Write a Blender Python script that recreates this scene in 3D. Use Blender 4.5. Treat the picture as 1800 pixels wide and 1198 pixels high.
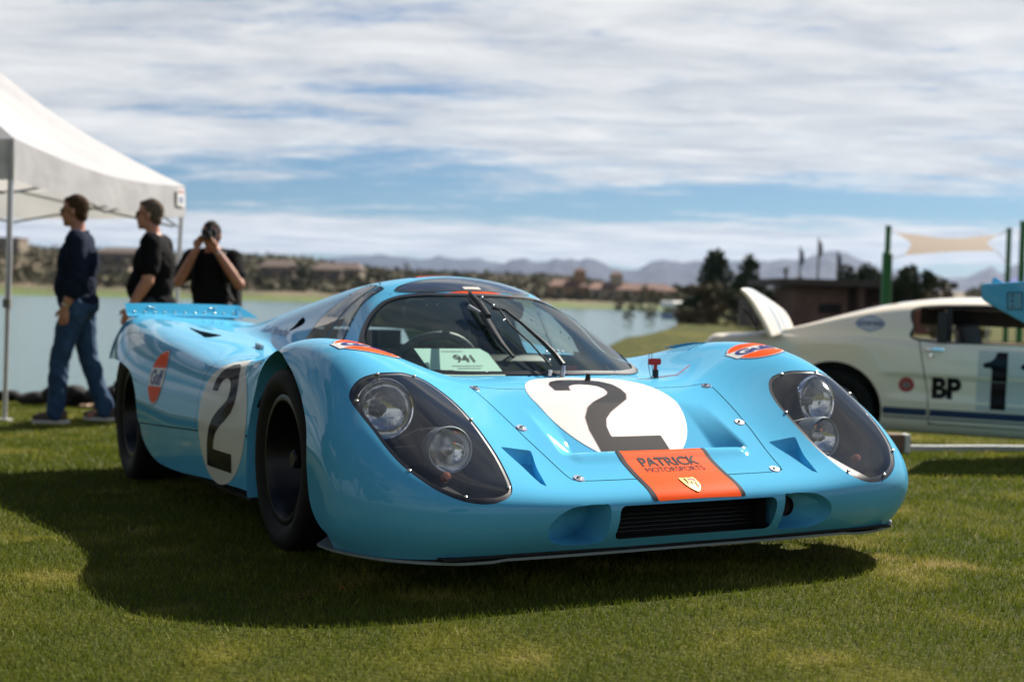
import bpy, bmesh, math, random
import numpy as np
from mathutils import Vector, Matrix
from mathutils.bvhtree import BVHTree
random.seed(7); rng = np.random.default_rng(7)
S = bpy.context.scene
C = S.collection
for o in list(bpy.data.objects): bpy.data.objects.remove(o)

# ------------------------------------------------------------------ camera, sky, sun, exposure
CAM_POS = np.array([2.07934925, 3.98258544, 0.66931686])   # in the frame of the race car (x right, y forward, z up, front axle at 0)
CAM_ROT = np.array([6.70862218e-04, -4.73975177e-01, 7.71374397e-03])
FPX = 2251.64446232144
def rodr(w):
    t = np.linalg.norm(w); k = w/t
    K = np.array([[0,-k[2],k[1]],[k[2],0,-k[0]],[-k[1],k[0],0]])
    return np.eye(3)+math.sin(t)*K+(1-math.cos(t))*K@K
RCAM = rodr(CAM_ROT) @ np.array([[-1,0,0],[0,0,-1],[0,-1,0]], float)   # car frame -> camera axes (right, down, forward)
ROLL, HOR = math.radians(1.35), 525.0
PIT = math.atan((599-HOR)*math.cos(ROLL)/FPX)
UPC = np.array([math.cos(PIT)*math.sin(ROLL), -math.cos(PIT)*math.cos(ROLL), -math.sin(PIT)])
FWC = np.array([0,0,1.0]) - (-math.sin(PIT))*UPC; FWC /= np.linalg.norm(FWC)
RGC = np.cross(FWC, UPC)
AW = np.array([RGC, FWC, UPC])                 # camera axes -> world (gravity up)
CAR = AW @ RCAM                                # car frame -> world rotation, car origin = world origin
CAMW = CAR @ CAM_POS
cd = bpy.data.cameras.new('camera'); cam = bpy.data.objects.new('camera', cd); C.objects.link(cam)
cm = Matrix.Identity(4)
for j, a in enumerate(([1,0,0],[0,-1,0],[0,0,-1])):
    v = AW @ np.array(a, float)
    for i in range(3): cm[i][j] = v[i]
for i in range(3): cm[i][3] = CAMW[i]
cam.matrix_world = cm
cd.sensor_width = 36.0; cd.lens = 36.0*FPX/1800.0
cd.clip_start = 0.05; cd.clip_end = 60000
cd.dof.use_dof = True; cd.dof.focus_distance = 3.42; cd.dof.aperture_fstop = 2.8
S.camera = cam
def ray(px, py):
    """world direction through a pixel of the 1800 px wide photograph, unit depth along the view axis"""
    return AW @ np.array([(px-900)/FPX, (py-599)/FPX, 1.0])
def at(px, py, depth): return CAMW + ray(px, py)*depth
def carpt(p): return Vector(CAR @ np.array(p, float))

SUN_CAR = np.array([-1.0, -0.42, 0.98])        # towards the sun, in the car frame
sunw = CAR @ (SUN_CAR/np.linalg.norm(SUN_CAR))
SUN_EL = math.asin(sunw[2]); SUN_AZ = math.atan2(sunw[0], sunw[1])
ld = bpy.data.lights.new('sun', 'SUN'); ld.energy = 5.0; ld.angle = math.radians(0.6); ld.color = (1.0, 0.93, 0.82)
sun = bpy.data.objects.new('sun', ld); C.objects.link(sun)
sun.rotation_euler = Vector(sunw).to_track_quat('Z', 'Y').to_euler(); sun.location = (0, 0, 30)

W = bpy.data.worlds.new('World'); S.world = W; W.use_nodes = True
def build_world():
    nt = W.node_tree; N = nt.nodes; L = nt.links; N.clear()
    out = N.new('ShaderNodeOutputWorld'); bg = N.new('ShaderNodeBackground'); L.new(bg.outputs[0], out.inputs[0])
    sky = N.new('ShaderNodeTexSky'); sky.sky_type = 'NISHITA'; sky.sun_disc = False
    sky.sun_elevation = SUN_EL; sky.sun_rotation = SUN_AZ; sky.air_density = 1.0; sky.dust_density = 0.4; sky.ozone_density = 3.0
    def M(op, a, b=None, c=None, clamp=False):
        n = N.new('ShaderNodeMath'); n.operation = op; n.use_clamp = clamp
        for i, v in enumerate((a, b, c)):
            if v is None: continue
            if hasattr(v, 'links'): L.new(v, n.inputs[i])
            else: n.inputs[i].default_value = v
        return n.outputs[0]
    tc = N.new('ShaderNodeTexCoord'); sep = N.new('ShaderNodeSeparateXYZ'); L.new(tc.outputs['Generated'], sep.inputs[0])
    x, y, z = sep.outputs
    el = M('MULTIPLY', M('ARCSINE', z), 180/math.pi)          # degrees above the horizon
    az = M('MULTIPLY', M('ARCTAN2', x, y), 180/math.pi)
    # cloud sheet seen in perspective: streaks get thinner towards the horizon
    lift = M('DIVIDE', 1.0, M('ADD', M('MAXIMUM', z, 0.0), 0.075))
    vx = N.new('ShaderNodeCombineXYZ')
    L.new(M('MULTIPLY', x, lift), vx.inputs[0]); L.new(M('MULTIPLY', M('MULTIPLY', y, lift), 1.9), vx.inputs[1])
    def noise(scale, detail, rough, off, dist=0.0):
        mp = N.new('ShaderNodeMapping'); mp.inputs['Location'].default_value = off; L.new(vx.outputs[0], mp.inputs[0])
        n = N.new('ShaderNodeTexNoise'); n.inputs['Scale'].default_value = scale; n.inputs['Detail'].default_value = detail
        n.inputs['Roughness'].default_value = rough; n.inputs['Distortion'].default_value = dist
        L.new(mp.outputs[0], n.inputs['Vector']); return n.outputs[0]
    n1 = noise(0.62, 9, 0.56, (3.1, 1.7, 0), 0.25)
    n3 = noise(7.5, 8, 0.66, (4.3, 6.1, 0), 0.5)
    n2 = noise(2.4, 9, 0.64, (7.3, 2.2, 0), 0.3)
    cr = N.new('ShaderNodeValToRGB'); L.new(M('DIVIDE', el, 40.0, clamp=True), cr.inputs[0])
    e = cr.color_ramp.elements
    stops = [(0.0, .40), (1.2, .40), (2.2, .62), (3.1, .66), (3.7, .40), (4.4, .29), (5.3, .48), (6.5, .61), (9.5, .61), (13.0, .55), (20, .50), (40, .40)]
    e[0].position = 0; e[0].color = (stops[0][1],)*3+(1,)
    e[1].position = 1; e[1].color = (stops[-1][1],)*3+(1,)
    for d, v in stops[1:-1]:
        q = e.new(d/40.0); q.color = (v,)*3+(1,)
    bias = M('ADD', cr.outputs[0], 0.0)
    s = M('ADD', M('ADD', M('ADD', M('MULTIPLY', n1, 0.84), M('MULTIPLY', n2, 0.50)), M('MULTIPLY_ADD', n3, 0.24, -0.10)), bias)
    cov = N.new('ShaderNodeMapRange'); cov.interpolation_type = 'SMOOTHSTEP'
    cov.inputs['From Min'].default_value = 1.04; cov.inputs['From Max'].default_value = 1.29
    L.new(s, cov.inputs['Value'])
    # cloud tone: brighter thick parts, greyer thin undersides
    tone = M('ADD', M('MULTIPLY', noise(1.7, 10, 0.64, (1.2, 9.4, 0), 0.4), 2.3), -0.60)
    cl = N.new('ShaderNodeMixRGB'); cl.inputs[1].default_value = (0.48, 0.515, 0.57, 1); cl.inputs[2].default_value = (0.95, 0.935, 0.905, 1); L.new(tone, cl.inputs[0])
    skc = N.new('ShaderNodeMixRGB'); skc.blend_type = 'MULTIPLY'; skc.inputs[0].default_value = 1; skc.inputs[2].default_value = (SKYK*0.66, SKYK*0.93, SKYK*1.16, 1)
    L.new(sky.outputs[0], skc.inputs[1])
    mx = N.new('ShaderNodeMixRGB'); L.new(M('MULTIPLY', cov.outputs[0], 0.93), mx.inputs[0]); L.new(skc.outputs[0], mx.inputs[1])
    clk = N.new('ShaderNodeMixRGB'); clk.blend_type = 'MULTIPLY'; clk.inputs[0].default_value = 1; clk.inputs[2].default_value = (10,10,10,1); L.new(cl.outputs[0], clk.inputs[1])
    L.new(clk.outputs[0], mx.inputs[2])
    L.new(mx.outputs[0], bg.inputs[0]); bg.inputs[1].default_value = 0.05
SKYK = 0.62
build_world()
S.view_settings.view_transform = 'Standard'; S.view_settings.look = 'None'
S.view_settings.exposure = 1.02; S.view_settings.gamma = 1.0; S.view_settings.use_curve_mapping = False
S.render.engine = 'CYCLES'; S.cycles.max_bounces = 8; S.cycles.transparent_max_bounces = 16
S.cycles.use_denoising = True
S.cycles.caustics_reflective = False; S.cycles.caustics_refractive = False
S.cycles.sample_clamp_indirect = 4.0

# ------------------------------------------------------------------ materials
MATS = {}
def mat(name, col=(.5,.5,.5), rough=.5, metal=0.0, coat=0.0, coat_rough=.03, spec=.5, trans=0.0, ior=1.45, noise=None, bump=None, sheen=0.0):
    """noise = (scale, other colour, lo, hi[, detail]); bump = (scale, strength, distance)"""
    if name in MATS: return MATS[name]
    m = bpy.data.materials.new(name); m.use_nodes = True; MATS[name] = m
    nt = m.node_tree; N = nt.nodes; L = nt.links; p = N['Principled BSDF']
    p.inputs['Base Color'].default_value = (*col, 1); p.inputs['Roughness'].default_value = rough
    p.inputs['Metallic'].default_value = metal; p.inputs['Coat Weight'].default_value = coat;  p.inputs['Coat Roughness'].default_value = coat_rough
    p.inputs['Specular IOR Level'].default_value = spec; p.inputs['Transmission Weight'].default_value = trans; p.inputs['IOR'].default_value = ior
    if sheen: p.inputs['Sheen Weight'].default_value = sheen
    tc = N.new('ShaderNodeTexCoord')
    if noise:
        n = N.new('ShaderNodeTexNoise'); n.inputs['Scale'].default_value = noise[0]; n.inputs['Detail'].default_value = noise[4] if len(noise) > 4 else 5
        n.inputs['Roughness'].default_value = .6; L.new(tc.outputs['Object'], n.inputs['Vector'])
        mr = N.new('ShaderNodeMapRange'); mr.inputs['From Min'].default_value = noise[2]; mr.inputs['From Max'].default_value = noise[3]; L.new(n.outputs[0], mr.inputs['Value'])
        mx = N.new('ShaderNodeMixRGB'); mx.inputs[1].default_value = (*col, 1); mx.inputs[2].default_value = (*noise[1], 1)
        L.new(mr.outputs[0], mx.inputs[0]); L.new(mx.outputs[0], p.inputs['Base Color'])
    if bump:
        n = N.new('ShaderNodeTexNoise'); n.inputs['Scale'].default_value = bump[0]; n.inputs['Detail'].default_value = 5; L.new(tc.outputs['Object'], n.inputs['Vector'])
        b = N.new('ShaderNodeBump'); b.inputs['Strength'].default_value = bump[1]; b.inputs['Distance'].default_value = bump[2]
        L.new(n.outputs[0], b.inputs['Height']); L.new(b.outputs[0], p.inputs['Normal'])
    return m
def clear_sheet(name, tint=(.95,.97,.96), refl=1.0, rough=0.0, ior=1.5, haze=0.0, hazecol=(.5,.5,.5)):
    """one thin clear sheet: lets light straight through, reflects by Fresnel, with an optional dull film"""
    if name in MATS: return MATS[name]
    m = bpy.data.materials.new(name); m.use_nodes = True; MATS[name] = m
    nt = m.node_tree; N = nt.nodes; L = nt.links; N.remove(N['Principled BSDF']); out = N['Material Output']
    t = N.new('ShaderNodeBsdfTransparent'); t.inputs[0].default_value = (*tint, 1)
    g = N.new('ShaderNodeBsdfGlossy'); g.inputs['Roughness'].default_value = rough; g.inputs[0].default_value = (refl, refl, refl, 1)
    f = N.new('ShaderNodeFresnel'); ge = N.new('ShaderNodeNewGeometry'); im = N.new('ShaderNodeMapRange'); im.inputs['To Min'].default_value = ior; im.inputs['To Max'].default_value = 1/ior
    L.new(ge.outputs['Backfacing'], im.inputs['Value']); L.new(im.outputs[0], f.inputs[0])   # a thin sheet reflects alike from both sides
    mx = N.new('ShaderNodeMixShader'); L.new(f.outputs[0], mx.inputs[0])
    if haze:
        d = N.new('ShaderNodeBsdfDiffuse'); d.inputs[0].default_value = (*hazecol, 1)
        h = N.new('ShaderNodeMixShader'); h.inputs[0].default_value = haze; L.new(t.outputs[0], h.inputs[1]); L.new(d.outputs[0], h.inputs[2]); L.new(h.outputs[0], mx.inputs[1])
    else: L.new(t.outputs[0], mx.inputs[1])
    L.new(g.outputs[0], mx.inputs[2]); L.new(mx.outputs[0], out.inputs[0])
    return m

# ------------------------------------------------------------------ objects
def tag(o, label=None, cat=None, group=None, kind=None):
    if label: o['label'] = label
    if cat: o['category'] = cat
    if group: o['group'] = group
    if kind: o['kind'] = kind
    return o
def empty(name, loc=(0,0,0), rz=0.0, label=None, cat=None, group=None):
    o = bpy.data.objects.new(name, None); C.objects.link(o); o.location = loc; o.rotation_euler = (0,0,rz); o.empty_display_size = .2
    return tag(o, label, cat, group)
def link_mesh(name, me, m=None, parent=None, smooth=True):
    o = bpy.data.objects.new(name, me); C.objects.link(o)
    if m is not None:
        for q in (m if isinstance(m, (list, tuple)) else [m]): me.materials.append(q)
    if smooth and len(me.polygons): me.polygons.foreach_set('use_smooth', np.ones(len(me.polygons), bool))
    if parent is not None: o.parent = parent
    return o
def mesh_vf(name, V, F, m=None, parent=None, smooth=True, mi=None):
    me = bpy.data.meshes.new(name); me.from_pydata([tuple(map(float, v)) for v in V], [], [tuple(map(int, f)) for f in F]); me.update()
    o = link_mesh(name, me, m, parent, smooth)
    if mi is not None:
        for p_, k_ in zip(me.polygons, mi): p_.material_index = k_
    return o
def copy_tree(o, parent=None):
    c = o.copy(); C.objects.link(c)
    if parent is not None: c.parent = parent
    for ch in [q for q in bpy.data.objects if q.parent == o and q != c]: copy_tree(ch, c)
    return c
class MB:
    """collects simple shapes into one mesh"""
    def __init__(s): s.V = []; s.F = []
    def add(s, V, F):
        b = len(s.V); s.V += [tuple(map(float, v)) for v in V]; s.F += [tuple(int(i)+b for i in f) for f in F]; return s
    def box(s, c, d, rot=None, bev=0.0):
        x, y, z = (q/2 for q in d)
        if bev > 0:
            b = min(bev, min(x, y, z)*.9); V = []
            bm = bmesh.new(); bmesh.ops.create_cube(bm, size=1)
            for v in bm.verts: v.co = Vector((v.co.x*2*x, v.co.y*2*y, v.co.z*2*z))
            bmesh.ops.bevel(bm, geom=list(bm.edges), offset=b, segments=2, profile=.5, affect='EDGES')
            bm.verts.index_update(); V = [v.co.copy() for v in bm.verts]; F = [[v.index for v in f.verts] for f in bm.faces]; bm.free()
        else:
            V = [Vector((a*x, b_*y, c_*z)) for a in (-1,1) for b_ in (-1,1) for c_ in (-1,1)]
            F = [(0,1,3,2),(4,6,7,5),(0,4,5,1),(2,3,7,6),(0,2,6,4),(1,5,7,3)]
        if rot is not None: V = [rot @ v for v in V]
        return s.add([v + Vector(c) for v in V], F)
    def tube(s, pts, r, n=8, caps=True, flat=None):
        pts = [Vector(p) for p in pts]; R = r if isinstance(r, (list, tuple)) else [r]*len(pts); V = []; F = []
        up = None
        for i, p in enumerate(pts):
            d = (pts[min(i+1, len(pts)-1)] - pts[max(i-1, 0)]).normalized()
            if up is None:
                up = Vector((0,0,1)) if abs(d.z) < .9 else Vector((0,1,0))
            a = d.cross(up).normalized(); up = a.cross(d).normalized()
            for k in range(n):
                t = 2*math.pi*(k+.5)/n; V.append(p + (a*math.cos(t)*(flat or 1) + up*math.sin(t))*R[i])
        for i in range(len(pts)-1):
            for k in range(n): F.append((i*n+k, i*n+(k+1)%n, (i+1)*n+(k+1)%n, (i+1)*n+k))
        if caps: F.append(tuple(range(n))[::-1]); F.append(tuple((len(pts)-1)*n+k for k in range(n)))
        return s.add(V, F)
    def lathe(s, prof, o, ax, n=32, closed=False):
        """prof = [(radius, along axis)], o = origin, ax = axis"""
        ax = Vector(ax).normalized(); t = Vector((0,0,1)) if abs(ax.z) < .9 else Vector((1,0,0)); a = ax.cross(t).normalized(); b = ax.cross(a)
        V = []; F = []
        for r, h in prof:
            for k in range(n):
                q = 2*math.pi*k/n; V.append(Vector(o) + ax*h + (a*math.cos(q) + b*math.sin(q))*r)
        for i in range(len(prof)-1):
            for k in range(n): F.append((i*n+k, i*n+(k+1)%n, (i+1)*n+(k+1)%n, (i+1)*n+k))
        return s.add(V, F)
    def ball(s, c, r, n=10, m=6, rot=None):
        r = (r, r, r) if not isinstance(r, (tuple, list)) else r; V = []; F = []
        for i in range(m+1):
            t = math.pi*i/m
            for k in range(n):
                q = 2*math.pi*k/n; v = Vector((r[0]*math.sin(t)*math.cos(q), r[1]*math.sin(t)*math.sin(q), r[2]*math.cos(t)))
                V.append((rot @ v if rot is not None else v) + Vector(c))
        for i in range(m):
            for k in range(n): F.append((i*n+k, (i+1)*n+k, (i+1)*n+(k+1)%n, i*n+(k+1)%n))
        return s.add(V, F)
    def prism(s, poly, o, ux, uy, un, depth):
        """flat polygon (list of 2D) thickened by depth along un"""
        o, ux, uy, un = Vector(o), Vector(ux), Vector(uy), Vector(un); n = len(poly)
        V = [o + ux*a + uy*b for a, b in poly]; V += [v + un*depth for v in V]
        F = [tuple(range(n))[::-1], tuple(range(n, 2*n))] + [(i, (i+1)%n, n+(i+1)%n, n+i) for i in range(n)]
        return s.add(V, F)
    def build(s, name, m=None, parent=None, smooth=False, fix=True):
        o = mesh_vf(name, s.V, s.F, m, parent, smooth)
        if fix:
            bm = bmesh.new(); bm.from_mesh(o.data); bmesh.ops.recalc_face_normals(bm, faces=bm.faces); bm.to_mesh(o.data); bm.free()
        if smooth: sharpen(o.data)
        return o
def studs(name, pts, r, m, parent):
    """small round heads, each an object, all sharing one mesh"""
    me = None
    for p in pts:
        if me is None:
            o = MB().ball((0,0,0), r, 8, 5).build(name, m, parent, True); me = o.data
        else:
            o = bpy.data.objects.new(name, me); C.objects.link(o); o.parent = parent
        o.location = Vector(p)
def sharpen(me, deg=40):
    me.polygons.foreach_set('use_smooth', np.ones(len(me.polygons), bool))
    try: me.set_sharp_from_angle(angle=math.radians(deg))
    except Exception: pass
def rotz(a): return Matrix.Rotation(a, 3, 'Z')
def rot_to(d, up=(0,0,1)):
    """matrix whose Y axis is d"""
    y = Vector(d).normalized(); x = y.cross(Vector(up)).normalized(); z = x.cross(y); return Matrix((x, y, z)).transposed()

# ------------------------------------------------------------------ grids that can be cut along curves
class Grid:
    def __init__(s, V, F, nrm=None): s.V = np.asarray(V, float); s.F = F       # F list of tuples
    @staticmethod
    def from_uv(P, close=False):
        nu, nv = P.shape[:2]; idx = np.arange(nu*nv).reshape(nu, nv)
        q = np.stack([idx[:-1,:-1], idx[1:,:-1], idx[1:,1:], idx[:-1,1:]], -1).reshape(-1, 4)
        return Grid(P.reshape(-1, 3), [tuple(r) for r in q.tolist()])
    def normals(s):
        n = np.zeros_like(s.V); V = s.V
        q = np.array([f if len(f) == 4 else (f+(f[-1],))[:4] if len(f) == 3 else f[:4] for f in s.F])
        if len(q):
            fn = np.cross(V[q[:,2]]-V[q[:,0]], V[q[:,3]]-V[q[:,1]])
            for k in range(4): np.add.at(n, q[:,k], fn)
        l = np.linalg.norm(n, axis=1); l[l == 0] = 1; return n/l[:,None]
    def split(s, f):
        """cut along f = 0; returns (inside f<0, outside f>=0), each with .rim = ordered pairs of vertex indices on the cut"""
        f = np.where(np.abs(f) < 1e-9, 1e-9, f); V = s.V; newV = []; cache = {}; nV = len(V)
        neg = f < 0
        parts = ([], []); rims = ([], [])
        for F in s.F:
            m = [neg[i] for i in F]
            if all(m): parts[0].append(F); continue
            if not any(m): parts[1].append(F); continue
            poly = ([], []); k = len(F)
            for a in range(k):
                i, j = F[a], F[(a+1)%k]; sd = 0 if neg[i] else 1
                poly[sd].append(i)
                if neg[i] != neg[j]:
                    key = (min(i,j), max(i,j))
                    if key not in cache:
                        t = f[key[0]]/(f[key[0]]-f[key[1]]); newV.append(V[key[0]]*(1-t)+V[key[1]]*t); cache[key] = nV+len(newV)-1
                    c = cache[key]; poly[0].append(c); poly[1].append(c)
            for sd in (0, 1):
                p = poly[sd]
                if len(p) >= 3:
                    parts[sd].append(tuple(p))
                    cut = [q >= nV for q in p]
                    for a in range(len(p)):
                        if cut[a] and cut[(a+1)%len(p)]: rims[sd].append((p[a], p[(a+1)%len(p)]))
        allV = np.vstack([V, np.array(newV)]) if newV else V
        res = []
        for sd in (0, 1):
            used = np.zeros(len(allV), bool)
            for F in parts[sd]: used[list(F)] = True
            mp = np.cumsum(used)-1
            g = Grid(allV[used], [tuple(int(mp[i]) for i in F) for F in parts[sd]])
            g.rim = [(int(mp[a]), int(mp[b])) for a, b in rims[sd]]; res.append(g)
        return res
    def wall(s, rim, offs):
        """strip from rim edges to the same vertices moved by offs(V) (array function)"""
        ids = sorted({i for e in rim for i in e}); mp = {i: k for k, i in enumerate(ids)}; A = s.V[ids]; B = offs(A); n = len(ids)
        return Grid(np.vstack([A, B]), [(mp[b], mp[a], n+mp[a], n+mp[b]) for a, b in rim])
    def join(s, *gs):
        V = [s.V]; F = list(s.F); n = len(s.V)
        for g in gs:
            V.append(g.V); F += [tuple(i+n for i in f) for f in g.F]; n += len(g.V)
        return Grid(np.vstack(V), F)
    def mirrored(s): return Grid(s.V*[-1,1,1], [f[::-1] for f in s.F])
    def build(s, name, m, parent=None, smooth=True): return mesh_vf(name, s.V, s.F, m, parent, smooth)
def sdf_poly(P, poly):
    """signed distance (negative inside) of 2D points P to a closed polygon"""
    P = np.asarray(P, float); poly = np.asarray(poly, float); n = len(poly); d = np.full(len(P), 1e9); ins = np.zeros(len(P), bool)
    for i in range(n):
        a, b = poly[i], poly[(i+1)%n]; e = b-a; w = P-a; t = np.clip((w@e)/max(e@e, 1e-12), 0, 1)
        d = np.minimum(d, ((w-t[:,None]*e)**2).sum(1))
        c = (a[1] <= P[:,1]) != (b[1] <= P[:,1])
        with np.errstate(divide='ignore', invalid='ignore'):
            xx = a[0]+(P[:,1]-a[1])*(b[0]-a[0])/(b[1]-a[1] if b[1] != a[1] else 1e-12)
        ins ^= c & (P[:,0] < xx)
    d = np.sqrt(d); return np.where(ins, -d, d)
def smooth_poly(pts, per=8, closed=True):
    """Catmull-Rom through 2D or 3D points"""
    P = np.asarray(pts, float); n = len(P); out = []
    for i in range(n if closed else n-1):
        p0, p1, p2, p3 = (P[(i-1)%n], P[i], P[(i+1)%n], P[(i+2)%n]) if closed else (P[max(i-1,0)], P[i], P[i+1], P[min(i+2,n-1)])
        for k in range(per):
            t = k/per; out.append(.5*((2*p1)+(-p0+p2)*t+(2*p0-5*p1+4*p2-p3)*t*t+(-p0+3*p1-3*p2+p3)*t**3))
    if not closed: out.append(P[-1])
    return np.array(out)
def round_rect(x0, y0, x1, y1, r, n=6):
    out = []
    for cx, cy, a0 in ((x1-r,y1-r,0),(x0+r,y1-r,90),(x0+r,y0+r,180),(x1-r,y0+r,270)):
        for k in range(n+1):
            a = math.radians(a0+90*k/n); out.append((cx+r*math.cos(a), cy+r*math.sin(a)))
    return np.array(out)
def spline(t, Y, tq):
    """natural cubic spline; Y (n, ...)"""
    t = np.asarray(t, float); Y = np.asarray(Y, float); n = len(t); sh = Y.shape[1:]; Yf = Y.reshape(n, -1); h = np.diff(t)
    A = np.zeros((n, n)); R = np.zeros_like(Yf); A[0,0] = A[-1,-1] = 1
    for i in range(1, n-1):
        A[i,i-1] = h[i-1]; A[i,i] = 2*(h[i-1]+h[i]); A[i,i+1] = h[i]; R[i] = 6*((Yf[i+1]-Yf[i])/h[i]-(Yf[i]-Yf[i-1])/h[i-1])
    M2 = np.linalg.solve(A, R); tq = np.asarray(tq, float); k = np.clip(np.searchsorted(t, tq)-1, 0, n-2)
    a = ((t[k+1]-tq)/h[k])[:,None]; b = ((tq-t[k])/h[k])[:,None]; hh = h[k][:,None]
    out = a*Yf[k]+b*Yf[k+1]+((a**3-a)*M2[k]+(b**3-b)*M2[k+1])*hh*hh/6
    return out.reshape((len(tq),)+sh)
def interp1(y, ys, vs):
    o = np.argsort(ys); return spline(np.array(ys)[o], np.array(vs, float)[o], y)
def smax(a, b, k):
    h = np.clip(.5+.5*(a-b)/k, 0, 1); return b*(1-h)+a*h+k*h*(1-h)
def smin(a, b, k): return -smax(-a, -b, k)
def text_poly(txt, size=1.0, bold=0.0, space=1.0, shear=0.0):
    """text as a flat triangulated mesh (V2, F), left baseline at 0"""
    cu = bpy.data.curves.new('t', 'FONT'); cu.body = txt; cu.size = size; cu.offset = bold; cu.space_character = space; cu.shear = shear
    cu.resolution_u = 6; cu.fill_mode = 'BOTH'
    o = bpy.data.objects.new('t', cu); C.objects.link(o); bpy.context.view_layer.update()
    me = bpy.data.meshes.new_from_object(o.evaluated_get(bpy.context.evaluated_depsgraph_get()))
    bpy.data.objects.remove(o); bpy.data.curves.remove(cu)
    bm = bmesh.new(); bm.from_mesh(me); bmesh.ops.remove_doubles(bm, verts=bm.verts, dist=1e-5*size); bmesh.ops.triangulate(bm, faces=bm.faces); bm.verts.index_update()
    V = np.array([v.co[:2] for v in bm.verts]); F = [tuple(v.index for v in f.verts) for f in bm.faces]; bm.free(); bpy.data.meshes.remove(me)
    return V, F
def subdiv2d(V, F, maxlen):
    bm = bmesh.new(); vs = [bm.verts.new((a, b, 0)) for a, b in V]
    for f in F:
        try: bm.faces.new([vs[i] for i in f])
        except ValueError: pass
    for _ in range(6):
        e = [q for q in bm.edges if q.calc_length() > maxlen]
        if not e: break
        bmesh.ops.subdivide_edges(bm, edges=e, cuts=1); bmesh.ops.triangulate(bm, faces=bm.faces)
    bm.verts.index_update(); V = np.array([v.co[:2] for v in bm.verts]); F = [tuple(v.index for v in f.verts) for f in bm.faces]; bm.free(); return V, F

# ------------------------------------------------------------------ pale blue race car: body surface
rc = empty('race_car', label='light blue and orange race car with white number roundels parked on the grass', cat='race car')
m4 = Matrix.Identity(4)
for i in range(3):
    for j in range(3): m4[i][j] = CAR[i][j]
rc.matrix_world = m4
BLUE = mat('light_blue_paint', (.098,.42,.655), .38, coat=.66, coat_rough=.012, spec=.0)
BLACKP = mat('satin_black', (.012,.012,.013), .45)
RUBBER = mat('tyre_rubber', (.009,.009,.009), .7, spec=.25, bump=(60,.15,.002), noise=(9,(.020,.019,.017),.45,.75))
GLOSSB = mat('gloss_black', (.005,.005,.0055), .34, spec=.3)
DARK = mat('dark_inside', (.006,.006,.006), .8)
ORANGE = mat('orange_paint', (.88,.080,.002), .5, coat=.12, spec=.02)
WHITEP = mat('white_roundel', (.60,.60,.565), .4, coat=.3, spec=.08)
INK = mat('black_number', (.008,.007,.010), .6, coat=.22, spec=.05)
NAVY = mat('navy_lettering', (.012,.016,.15), .5, coat=.3, spec=.05)
STEEL = mat('bright_steel', (.72,.72,.73), .22, metal=1.0)
CHROME = mat('chrome', (.85,.85,.86), .07, metal=1.0)
ALU = mat('dull_aluminium', (.48,.48,.49), .38, metal=1.0)
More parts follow.
